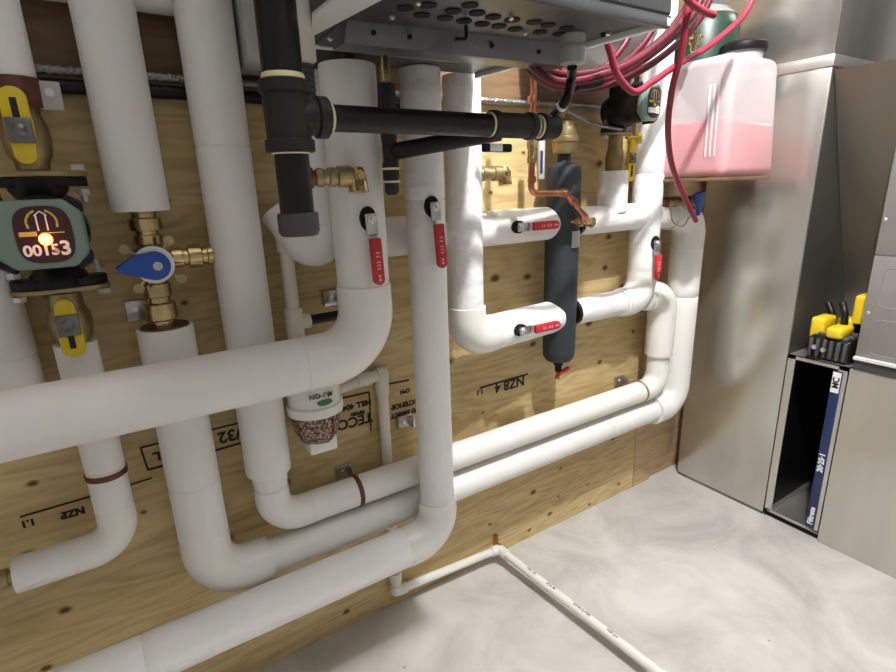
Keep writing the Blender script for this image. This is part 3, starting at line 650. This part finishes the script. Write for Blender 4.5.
# rear branch
a = W(392, 152, -.30); b = W(500, 132, -.47)
t2 = thing('gas_pipe', 'short black pipe slanting behind the horizontal gas pipe', 'pipe', a)
m = MB(); iron(m, a, b, .0155); m.build('pipe', 'iron', t2)
dv = (b-a).normalized()
MB().lathe(a-dv*.008, dv, [(0, .014), (0, .021), (.014, .021), (.016, .017)], 24).build('fitting', 'castiron', t2)
# black drop between the pipes
cx_ = W(388, 120, -.30).x
t3 = thing('gas_valve', 'black and brass fittings stacked between the thick pipe and its right neighbour', 'valve', (cx_, -.30, W(389, 195, -.3).z))
zz = lambda py: W(388, py, -.30).z
MB().lathe((cx_, -.30, zz(82)), UZ, [(0, .009), (zz(67)-zz(82)+.04, .009)], 16).build('brass_stub', 'brass', t3)
MB().lathe((cx_, -.30, zz(110)), UZ, [(0, .012), (.002, .018), (zz(84)-zz(110), .016)], 6).build('hex_fitting', 'castiron', t3)
MB().lathe((cx_, -.30, zz(195)), UZ, [(0, .010), (.008, .014), (.03, .014), (.03, .016), (.06, .016), (.06, .013), (zz(140)-zz(195), .0145), (zz(112)-zz(195), .0165)], 20).build('body', 'castiron', t3)
for q_ in (170, 183): MB().lathe((cx_, -.30, zz(q_)), UZ, [(0, .0167), (.004, .0167)], 20).build('thread_sealant', 'sealant', t3)
# ------------------------------------------------------------------ boiler
zb = 1.50
BL, BR, FR, FL = WZ(298, 64, zb), WZ(478, 77, zb), WZ(671, 24, zb), WZ(300, -60, zb)
FL = V((BL.x-.012, FR.y+.004, zb))
bo = thing('wall_boiler', 'grey wall-hung boiler with perforated steel underside at the top', 'boiler', ((BL+FR)/2))
up = UZ*.8
MB().hull8([BL+UZ*.012, BR+UZ*.012, FR+UZ*.012, FL+UZ*.012, BL+up, BR+up, FR+up, FL+up], .004).build('cabinet', 'cabinet', bo)
# underside plate; vent holes are flat dark discs painting the shade inside them
MB().hull8([BL+UZ*.006, BR+UZ*.006, FR+UZ*.006, FL+UZ*.006, BL+UZ*.011, BR+UZ*.011, FR+UZ*.011, FL+UZ*.011]).build('base_plate', 'chassis', bo)
def edge(a, b, w, h, nm, m_, inward):
    d = (b-a).normalized(); s = d.cross(UZ).normalized()
    if s.dot(inward-(a+b)/2) < 0: s = -s
    MB().obox((a+b)/2+s*w/2+UZ*h/2, (d, s, UZ), ((b-a).length, w, h), .0012).build(nm, m_, bo)
ctr = (BL+BR+FR+FL)/4
dn = UZ*.0
edge(BR-UZ*.004, FR-UZ*.004, .011, .012, 'side_flange', 'bright', ctr)
q4 = [WZ(*q_, zb-.003) for q_ in ((312, 37), (388, -3), (335, -3), (312, 16))]
MB().hull8(q4+[q_+UZ*.004 for q_ in q4], .0005).build('side_flange', 'bright', bo)
edge(FL-UZ*.006, FR-UZ*.006, .010, .016, 'front_flange', 'chassis', ctr)
edge(FL+UZ*.004+V((0, .03, 0)), FR+UZ*.004+V((0, .03, 0)), .006, .006, 'front_lip', 'chassis', ctr)
a = WZ(315, 49, zb); b = WZ(460, 63, zb); edge(a, b, .003, .006, 'seam_strip', 'bright', ctr)
# channel
a = WZ(347, 24, zb); b = WZ(572, 47, zb)
c0 = WZ(344, 43, zb-.02); c1 = WZ(566, 66, zb-.02)
MB().hull8([c0, c1, c1+V((0, .05, 0)), c0+V((0, .05, 0)), a+UZ*.006, b+UZ*.006, b+V((0, .05, .006)), a+V((0, .05, .006))], .001).build('channel', 'chassis', bo)
holes = [(453, 11), (477, 13), (493, 17), (453+11, 21), (482, 24), (499, 26), (512, 20), (534, 22), (548, 25), (515, 29), (540, 32), (422, 15), (445, 18), (560, 34), (567, 28), (405, 8), (428, 5), (470, 5)]
for px, py in holes:
    q = WZ(px, py, zb+.0055); MB().lathe(q, -UZ, [(0, .0125), (.0012, .0125)], 20).build('vent_hole', 'hole', bo)
for px, py in ((392, 16), (418, 2), (330, 38), (363, 49), (496, 60), (511, 17), (525, 32), (608, 33), (455, 44), (341, 32)):
    q = WZ(px, py, zb+.004); MB().lathe(q, -UZ, [(0, .0045), (.003, .0045), (.005, .002)], 10).build('base_screw', 'zinc', bo)
for px, py in ((373, 33), (409, 37), (491, 46), (538, 52), (562, 54), (612-10, 35)):
    q = WZ(px, py, zb-.008); MB().lathe(q+V((0, 0, 0)), V((0, -1, 0)), [(0, .004), (.004, .004)], 10).build('knockout', 'hole', bo)
q = WZ(466, 25, zb); MB().sweep(fillet([q, q-UZ*.02, q-UZ*.022-V((.02, 0, 0))], .006, 4), .003, 10).build('latch', 'black', bo)
q = WZ(573, 38, zb)
MB().lathe(q+UZ*.005, -UZ, [(0, .021), (.012, .021), (.012, .018), (.02, .018), (.02, .022), (.045, .021), (.047, .012)], 10).build('cable_gland', 'grey_box', bo, label='pale cable gland')
hs = thing('gas_hose', 'black flexible hose from the boiler gland down to the gas pipe end', 'hose', W(556, 118, GY+.03))
pth = resample_bezier([q-UZ*.045, W(571, 80, q.y+.02), W(566, 100, q.y+.0), W(553, 116, GY+.02), W(548, 124, GY+.02)], 8)
MB().sweep(pth, .0085, 16).build('hose', 'rubber', hs)
MB().sweep([pth[18], pth[19]], .0100, 16).build('hose_band', 'white', hs)
# left of boiler
p = W(303, 62, -.42); t = thing('vent_pipe', 'cream plastic pipe hanging beside the black gas riser', 'pipe', p)
MB().lathe(p, UZ, [(0, .018), (.002, .020), (.035, .020), (.037, .017), (.6, .017)], 28).build('pipe', 'cpvc', t)
MB().lathe(W(305, 106, -.40), UZ, [(k*.0045, .018+(.0018 if k % 2 else 0)) for k in range(17)], 24).build('corrugated_boot', 'darkgrey', t)
a = W(236, 72, -.10); b = W(262, 0, -.10)
t = MB().box((xC+.056, -.14, a.z+.01), (W(300, 60, -.1).x, -.02, 2.2), .01).build('utility_box', 'grey_box', None, 'pale grey box behind the black gas riser at the top', 'box')
# ------------------------------------------------------------------ condensate piping and canister
def cp(name, label, pts, r, R, m='cpvc', sock=()):
    t = thing(name, label, 'pipe', min((V(q) for q in pts), key=lambda v: v.z))
    MB().sweep(fillet(pts, R, 8), r, 22).build('pipe', m, t)
    for p, d, L in sock: MB().lathe(V(p)-V(d)*L/2, d, [(0, r*1.05), (.001, r*1.28), (L-.001, r*1.28), (L, r*1.05)], 22).build('socket', m, t)
    return t
CY = -.07
xc = W(290, 285, CY).x; z1 = W(285, 240, CY).z; zt = W(298, 322, CY).z; cc = W(316, 402, -.105)
t = cp('condensate_pipe', 'cream plastic pipe dropping behind the capped gas leg to a tee', [(xc, CY, W(287, 225, CY).z+.02), (xc, CY, zt-.12)], .0155, .01, sock=[((xc, CY, W(288, 245, CY).z), UZ, .03)])
MB().lathe((xc, CY, zt-.035), UZ, [(0, .0205), (.07, .0205)], 24).lathe((xc, CY, zt), UX, [(0, .018), (.036, .018)], 24).build('tee', 'cpvc', t)
MB().sweep([(xc+.03, CY, zt), (xc+.16, CY+.0, zt+.002)], .0115, 20).build('black_stub', 'rubber', t, label='black rubber stub')
rc = .066; zr0 = W(318, 425, -.105).z; zr1 = W(316, 366, -.105).z
cx2 = W(315.5, 410, -.105).x; zring = W(318, 407, -.105).z
ca = thing('neutralizer_canister', 'white canister with clear bowl of brown beads under the big horizontal pipe', 'canister', (cx2, -.105, W(320, 450, -.105).z))
MB().lathe((cx2, -.105, zring-.004), UZ, [(0, .057), (0, rc*.99), (.004, rc), (.022, rc), (.024, rc*.93), (.11, rc*.93), (.12, rc*.85), (.125, .02), (.16, .018)], 44).build('head', 'pvc', ca)
MB().lathe((cx2, -.105, zring), -UZ, [(0, .056), (.03, .0555), (.05, .053), (.068, .045), (.081, .031), (.088, .014), (.090, .002)], 40).build('bead_bowl', 'beads', ca, label='clear bowl packed with brown beads')
rib = MB()
for k in range(4):
    a = math.radians(-90+k*90+25); rib.sweep([V((cx2+math.cos(a)*q, -.105+math.sin(a)*q, zring-dz)) for dz, q in ((0, .057), (.03, .0565), (.05, .054), (.068, .046), (.081, .032), (.090, .01))], .002, 6)
rib.build('bowl_rib', 'tarnish', ca)
MB().box((cx2-.028, -.125, zring-.112), (cx2+.040, -.03, zring-.072), .005).build('foot', 'pvc', ca)
fr = V((cx2, -.105, zring))
for s, dx, dz, sz in (('NO-1W', .010, .052, .016), ('A', .043, .050, .016)):
    a = math.radians(-8+dx*600); n = V((math.sin(a)*1, -math.cos(a), 0)); 
    text(ca, 'label_print', 'ink', s, fr+n*(rc*.935+.0015)+UZ*dz, V((math.cos(a), math.sin(a), 0)), UZ, sz, .0012)
a = math.radians(5); n = V((math.sin(a), -math.cos(a), 0)); uu = V((math.cos(a), math.sin(a), 0))
MB().prism([(.018*math.cos(k*math.pi/12), .007*math.sin(k*math.pi/12)) for k in range(24)], fr+n*(rc*.93-.002)+UZ*.034, uu, UZ, n, .005).build('brand_oval', 'oval', ca)
# outlet to the right then down the wall
CY2 = -.024
xo = W(383, 400, CY2).x; zo = W(382, 374, CY2).z; zf = W(400, 589, CY2).z
o1 = cp('drain_pipe', 'cream plastic drain pipe leaving the canister and dropping behind the long white pipes',
   [(cx2+.05, CY2-.012, zo-.01), (xo, CY2, zo), (xo, CY2, zf+.03)], .0150, .016,
   sock=[((xo, CY2, zo), UX, .03), ((xo-.055, CY2-.004, zo-.002), UX, .04), ((xo, CY2, zo-.03), UZ, .055), ((xo, CY2, zf+.055), UZ, .035)])
# floor pipe
A = V((xo, CY2, zf+.03)); Bp = W(499, 549, -.034); zB = Bp.z; C = WZ(655, 670, .036)
dirf = (C-Bp); far = C+dirf*.6; far.z = .012
A2 = V((xo, CY2, zf))
fp = cp('floor_drain_pipe', 'white plastic drain pipe along the wall foot and out across the concrete', [A, A2, Bp, V((C.x, C.y, .036)), V((far.x, far.y, .030))], .0135, .014, 'pvc',
   sock=[(A2+UZ*.008, UZ, .03), (A2+(Bp-A2).normalized()*.02, (Bp-A2).normalized(), .03), (Bp-(Bp-A2).normalized()*.018, (Bp-A2).normalized(), .03), (Bp+dirf.normalized()*.02, dirf.normalized(), .035)])
u = dirf.normalized()
for k, (s, f) in enumerate((('PVC 1/2', .26), ('SCH 40', .40), ('ASTM D1785', .60), ('NSF-pw', .78))):
    P_ = Bp+dirf*f; nn = V((-.35, 0, 1)).normalized()
    text(fp, 'pipe_print', 'ink', s, P_+V((-.1, -.02, 1)).normalized()*.0138, u, V((.9, .1, .3)), .011, .0006)
c = W(496, 542, -.01); t = thing('pipe_clip', 'small copper clip above the floor pipe elbow', 'bracket', c)
MB().obox(c+V((0, .0, .008)), (UX, UZ, UY), (.012, .04, .016), .002).build('strap', 'copper', t)
MB().sweep([V((c.x+.0, -.034+.016*math.cos(a), zB+.016*math.sin(a))) for a in [k*math.pi/8 for k in range(16)]], .0025, 8).build('hook', 'steel', t)
# ------------------------------------------------------------------ conduit along the seam
zc_ = zsplit-.005
t = thing('armored_cable', 'ribbed armoured cable above a black cable running along the wall seam', 'cable', (.8, -.012, zc_))
L0, L1 = -.8, 1.75
nn = int((L1-L0)/.008)
MB().lathe((L0, -.016, zc_+.012), UX, [(k*.008, .0095 if k % 2 else .0078) for k in range(nn)], 14).build('ribbed_sheath', 'whiteflex', t)
MB().sweep([(L0, -.014, zc_-.014), (xC+.5, -.014, zc_-.014)], .0125, 14).build('black_cable', 'rubber', t)
# braided connector near the pump
a = W(565, 110, -.11); b = W(588, 122, -.11); c = W(622, 130, -.12)
t = MB().sweep(resample_bezier([W(566, 112, -.11), b, c], 14), [.0062 if i % 2 else .005 for i in range(29)], 12).build('braided_whip', 'whiteflex', None, 'ribbed metal whip between the brass vent and the right pump', 'cable')
# ------------------------------------------------------------------ red tubing
def tube(label, px, r=.008, m='tube', Y=-.3, group=None, ext=None):
    pts = [W(q[0], q[1], q[2] if len(q) > 2 else Y) for q in px]
    o = MB().sweep(resample_bezier(pts, 8), r, 14).build('tubing_loop', m, None, label, 'tubing', group); return o
yb = -.365
coil = [('lowest red coil strand with dark tape, sagging under the boiler corner', [(522, 58), (530, 70), (545, 82), (562, 87), (590, 84), (620, 73), (652, 54), (686, 24), (703, -6), (712, -50)], 0, .0085),
 ('second red coil strand nested just above the taped one', [(524, 55), (536, 70), (552, 80), (570, 82), (596, 77), (628, 65), (656, 46), (683, 20), (697, -8), (705, -50)], -.03, .008),
 ('third red coil strand, flat sweep under the boiler toward the jug', [(530, 58), (545, 68), (566, 75), (596, 72), (632, 60), (660, 40), (681, 15), (692, -8), (700, -50)], .035, .008),
 ('red coil strand rising steeply behind the boiler right flange', [(560, 72), (590, 78), (616, 68), (636, 52), (650, 34), (658, 15)], .05, .008),
 ('short red coil strand ending behind the boiler cable gland', [(575, 78), (598, 72), (614, 58), (626, 42), (634, 25)], .07, .008),
 ('outer right red coil strand beside the green tank', [(560, 90), (596, 88), (634, 74), (668, 52), (696, 24), (712, -6), (722, -50)], .03, .0085)]
for l_, p_, dY, r_ in coil: tube(l_, p_, r_, Y=yb+dY, group='red tubing coil')
a_, b_ = W(574, 86, yb), W(600, 81, yb); MB().sweep([a_, (a_+b_)/2-UZ*.002, b_], .0125, 14).build('electrical_tape', 'black', None, 'dark tape wrapped around the lowest red tubing strand', 'tape')
tube('paler pinkish loop of red tubing drooping over the right pump', [(604, 30), (611, 55), (618, 76), (634, 92), (652, 82), (677, 65), (703, 50), (729, 30), (746, 12), (757, -12)], .0075, 'pink', -.43)
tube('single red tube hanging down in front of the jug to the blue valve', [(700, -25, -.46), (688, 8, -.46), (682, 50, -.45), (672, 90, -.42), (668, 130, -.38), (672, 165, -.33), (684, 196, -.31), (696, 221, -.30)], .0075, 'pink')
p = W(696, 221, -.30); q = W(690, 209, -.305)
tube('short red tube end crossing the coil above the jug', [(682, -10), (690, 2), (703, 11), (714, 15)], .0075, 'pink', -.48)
# ------------------------------------------------------------------ jug
JX = 1.54
c = WX(723, 178, JX); jy0 = c.y; jy1 = -.07; jz0 = 1.262; jz1 = W(723, 47, jy0).z
jx1 = W(774, 176, jy0).x; jx2 = W(781, 62, jy0).x
J = thing('glycol_jug', 'milky plastic jug half full of pink liquid on the shelf beside the duct', 'jug', (JX+.1, (jy0+jy1)/2, jz0))
MB().hull8([(JX, jy0, jz0), (jx1, jy0, jz0), (jx1, jy1, jz0), (JX, jy1, jz0), (JX-.01, jy0, jz1), (jx2, jy0, jz1), (jx2, jy1, jz1), (JX-.01, jy1, jz1)], .028).build('tank_shell', 'milky', J)
zl = W(723, 117, jy0).z; f = (zl-jz0)/(jz1-jz0); g = .006
def lerp(a, b): return a+(b-a)*f
MB().hull8([(JX+g, jy0+g, jz0+g), (jx1-g, jy0+g, jz0+g), (jx1-g, jy1-g, jz0+g), (JX+g, jy1-g, jz0+g), (lerp(JX, JX-.01)+g, jy0+g, zl), (lerp(jx1, jx2)-g, jy0+g, zl), (lerp(jx1, jx2)-g, jy1-g, zl), (lerp(JX, JX-.01)+g, jy1-g, zl)], .018).build('liquid', 'liquid', J, label='pink liquid')
rb = MB()
for k in range(3):
    y = jy0+.035+k*.014; rb.sweep([(JX-.002, y, jz0+.06), (JX-.010, y, jz1-.08)], .0028, 10)
rb.build('molded_rib', 'milky', J)
lc = W(738, 44, jy0+.07); rl = .064
lc = V((W(743, 50, jy0+.07).x, jy0+.07, jz1-.006))
MB().lathe(lc-UZ*.006, UZ, [(0, rl*.86), (.034, rl*.86)], 36).build('neck', 'milky', J)
MB().lathe(lc+UZ*.026, UZ, [(0, rl*.9), (0, rl), (.006, rl*1.03), (.02, rl), (.026, rl*.9), (.03, rl*.5), (.031, .002)], 36).build('lid', 'black', J, label='black screw lid')
MB().lathe(W(694, 44, jy0+.09)-UZ*.02, UZ, [(0, .008), (.02, .008), (.02, .013), (.045, .013)], 12).sweep([W(688, 40, jy0+.09), W(702, 36, jy0+.09)], .006, 10).build('feed_fitting', 'brass', J)
MB().box((1.54, jy0+.008, jz0-.010), (jx1-.01, -.001, jz0), .001).build('jug_shelf', 'ply_brown_shaded', None, 'thin wooden shelf board under the pink-filled jug', 'shelf')
gt = W(722, 40, -.09); gr_ = .105; gt = V((W(704, 30, -.11).x, -.11, W(704, 6, -.11).z)); t = thing('expansion_tank', 'dark green tank with pale domed shoulder behind the pink-filled jug', 'tank', (gt.x, -.11, gt.z-.27))
hb = gt.z-jz1-.006
MB().lathe((gt.x, -.11, gt.z-hb), UZ, [(0, .02), (.004, gr_), (hb-.07, gr_), (hb-.04, gr_*.90), (hb-.015, gr_*.62), (hb-.004, gr_*.35), (hb, .01)], 36).build('shell', 'tankgreen', t)
MB().lathe((gt.x, -.11, gt.z-hb), UZ, [(hb-.038, gr_*.90), (hb-.013, gr_*.63), (hb-.002, gr_*.36), (hb+.003, .01)], 36, cap=False).build('pale_shoulder', 'greytank', t, label='pale shoulder')
# grey rounded tank behind the boiler's right corner
q = W(612, 40, -.17); tzb = W(606, 64, -.29).z
MB().lathe((q.x-.05, -.165, tzb), UZ, [(0, .02), (.006, .06), (.022, .10), (.05, .13), (.09, .148), (.14, .155), (.6, .155)], 48).build('pressure_tank', 'greytank', None, 'rounded light grey tank behind the boiler right corner above the red coil', 'tank')
# ------------------------------------------------------------------ ductwork and furnace
DX = 1.94; dy0, dy1 = -.412, -.042
zfl = 1.577
D = thing('return_duct', 'tall galvanized sheet-metal duct standing right of the pipes', 'duct', (2.2, -.23, 0))
MB().box((DX, dy0, .012), (2.7, dy1, zfl), .003).build('duct_body', 'galv', D)
MB().box((DX-.004, dy0-.004, zfl), (2.72, dy1+.005, zfl+.034), .002).build('flange', 'galv_light', D)
MB().box((DX, dy0, zfl+.034), (2.7, dy1, 2.6), .003).build('upper_duct', 'galv', D)
MB().box((DX+.004, dy0+.005, .0), (2.69, dy1-.002, .012)).build('base_hem', 'galv_dark', D)
MB().box((DX+.003, dy0-.001-.001, .66), (2.7, dy0-.0002, zfl)).build('front_panel', 'galv_dark', D)
# sloping transition sheet
P1 = V((DX+.01, dy0-.004, zfl-.01)); P2 = W(838, 250, dy0-.004); P3 = W(845, 330, dy0-.004)
e = P1+(P3-P1)*1.35
MB().hull8([e, P1, P1+V((0, -.188, 0)), e+V((0, -.188, 0)), e+V((.02, 0, 0)), P1+V((.02, 0, 0)), P1+V((.02, -.188, 0)), e+V((.02, -.188, 0))]).build('transition_sheet', mat('brownish_galv', (.19, .17, .135), .35, .7, var=.15, vscale=4, stretch=(1, 1, .3)), D, label='dull brownish sloping sheet')
# filter rack
zr = .656; ry0 = -.598; ry1 = -.416; fz = .03
R_ = thing('filter_rack', 'narrow galvanized filter slot standing open between duct and furnace', 'filter rack', (2.2, -.51, 0))
w_ = .024
MB().box((DX, ry1-w_, fz), (DX+.004, ry1, zr)).box((DX, ry0, fz), (DX+.004, ry0+w_*1.1, zr)).box((DX, ry0, zr-.014), (DX+.004, ry1, zr)).box((DX, ry0, fz), (DX+.004, ry1, fz+.006)).build('slot_frame', 'galv_light', R_)
MB().box((DX, ry0, zr-.003), (2.6, ry1, zr)).build('top_plate', 'galv_light', R_)
MB().box((DX+.004, ry1-.002, .0), (2.6, ry1, zr-.004)).build('inner_wall', 'black', R_)  # slot walls coloured black, standing in for the shade inside
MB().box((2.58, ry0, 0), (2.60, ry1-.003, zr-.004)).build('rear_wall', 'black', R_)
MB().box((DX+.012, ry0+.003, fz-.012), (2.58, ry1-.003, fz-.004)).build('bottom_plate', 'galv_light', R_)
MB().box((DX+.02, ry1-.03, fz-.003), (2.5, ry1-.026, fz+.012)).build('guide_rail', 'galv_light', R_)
MB().box((DX+.012, ry0+.001, 0), (2.57, ry1-.003, fz-.013)).build('gap_shade', 'hole', R_)  # black box painting the shade in the open gap under the slot
MB().box((DX+.05, ry1-.05, zr), (DX+.062, ry1-.036, zr+.006), .002).build('knob', 'black', R_)
kb = WZ(812, 358, zr+.006); MB().obox(kb, (V((.2, -1, 0)), V((1, .2, 0)), UZ), (.038, .014, .012), .004).build('thumb_tab', 'black', R_)
fl = thing('air_filter', 'blue-edged card air filter in the right side of the slot', 'filter', (2.15, ry0+.03, fz+.008))
fx = DX-.002; fy0 = ry0+.012; fy1 = fy0+.028
MB().box((fx, fy0, fz+.008), (2.45, fy1, zr-.02), .001).build('frame', 'navy', fl)
MB().box((fx-.001, fy0+.003, zr-.095), (fx+.004, fy1-.001, zr-.024)).build('corner_label', 'white', fl)
mid = (fy0+fy1)/2; vv = V((0, 0, 1))
text(fl, 'label_lettering', 'ink', 'MC', (fx-.0018, mid, zr-.06), UZ, V((0, 1, 0)), .026, .0006, bold=.0008)
text(fl, 'label_lettering', 'white', '20·25·1', (fx-.0008, mid, fz+.27), UZ, UY, .024, .0008, bold=.0008)
text(fl, 'label_lettering', 'white', 'Filtrete', (fx-.0008, mid, fz+.058), UZ, UY, .024, .0008, bold=.0006)
# furnace
Fn = thing('furnace', 'grey furnace cabinet with embossed panels over a galvanized base at the right edge', 'furnace', (2.2, -1.1, 0))
fy = -.602
MB().box((DX-.002, -1.9, .0), (2.7, fy, .655), .002).build('base_box', 'galv_light', Fn)
MB().box((DX-.006, -1.9, .655), (2.7, fy-.008, .69), .002).build('base_rail', 'cabinet', Fn)
MB().box((DX-.014, -1.9, .69), (2.7, fy-.006, .700), .001).build('panel_ledge', 'bright', Fn)
MB().box((DX, -1.9, .700), (2.7, fy-.006, 1.02), .002).build('lower_panel', 'furnace', Fn)
MB().box((DX+.001, -1.9, 1.022), (2.7, fy-.006, 2.5), .002).build('upper_panel', 'furnace', Fn)
for z0_, z1_ in ((.865, .985), (.715, .825)):
    e = MB(); y0_, y1_ = -.64, -.86; X_ = DX+.001
    cor = fillet([(X_, y0_-.06, z0_), (X_, y0_, z0_), (X_, y0_, z1_), (X_, y1_, z1_), (X_, y1_, z0_), (X_, y0_-.06, z0_)], .018, 5)
    e.sweep(cor, .0022, 8); e.build('embossed_knockout', 'furnace', Fn)
for px, py in ((885, 220), (868, 313), (880-12, 372)):
    q = WX(px, py, DX); MB().lathe(q+V((.002, 0, 0)), V((-1, 0, 0)), [(0, .006), (.003, .006), (.005, .003)], 12).build('screw', 'zinc', Fn)
# tool on the rack
tz = zr+.001
T = thing('power_tool', 'yellow and black power tool lying on the filter rack top', 'tool', (2.02, -.51, tz))
c = WZ(832, 352, tz+.02)
MB().box((1.955, -.590, tz), (2.14, -.462, tz+.080), .014, 3).build('body', 'black', T)
rg = MB()
for k in range(6):
    y = -.58+k*.02; rg.box((1.948, y, tz+.008), (1.962, y+.011, tz+.072), .003)
for k in range(4): rg.obox((1.97+k*.03, -.53, tz+.083), (UX, UY+UX*.2, UZ), (.014, .10, .012), .003)
rg.build('grille', 'darkgrey', T)
MB().lathe((1.950, -.488, tz+.042), V((-1, 0, 0)), [(0, .008), (.008, .008), (.008, .005), (.014, .005)], 12).lathe((1.950, -.515, tz+.038), V((-1, 0, 0)), [(0, .008), (.008, .008), (.008, .005), (.014, .005)], 12).build('terminal', 'zinc', T)
MB().box((1.98, -.495, tz+.06), (2.07, -.450, tz+.135), .010, 3).build('left_grip', 'yellow', T)
MB().box((1.945, -.562, tz+.08), (2.04, -.512, tz+.118), .012, 3).build('right_grip', 'yellow', T)
MB().box((2.05, -.598, tz+.07), (2.12, -.54, tz+.215), .010, 3).box((2.05, -.60, tz+.07), (2.11, -.50, tz+.13), .01, 3).build('housing', 'yellow', T)
MB().sweep(resample_bezier([(2.03, -.53, tz+.06), (2.02, -.535, tz+.12), (2.02, -.53, tz+.16), (2.035, -.515, tz+.185)], 5), .011, 12).sweep(resample_bezier([(2.07, -.48, tz+.08), (2.07, -.478, tz+.13), (2.08, -.455, tz+.17)], 5), .011, 12).build('handle_arm', 'rubber', T)
for o in bpy.data.objects:
    if '_o' in o: del o['_o']
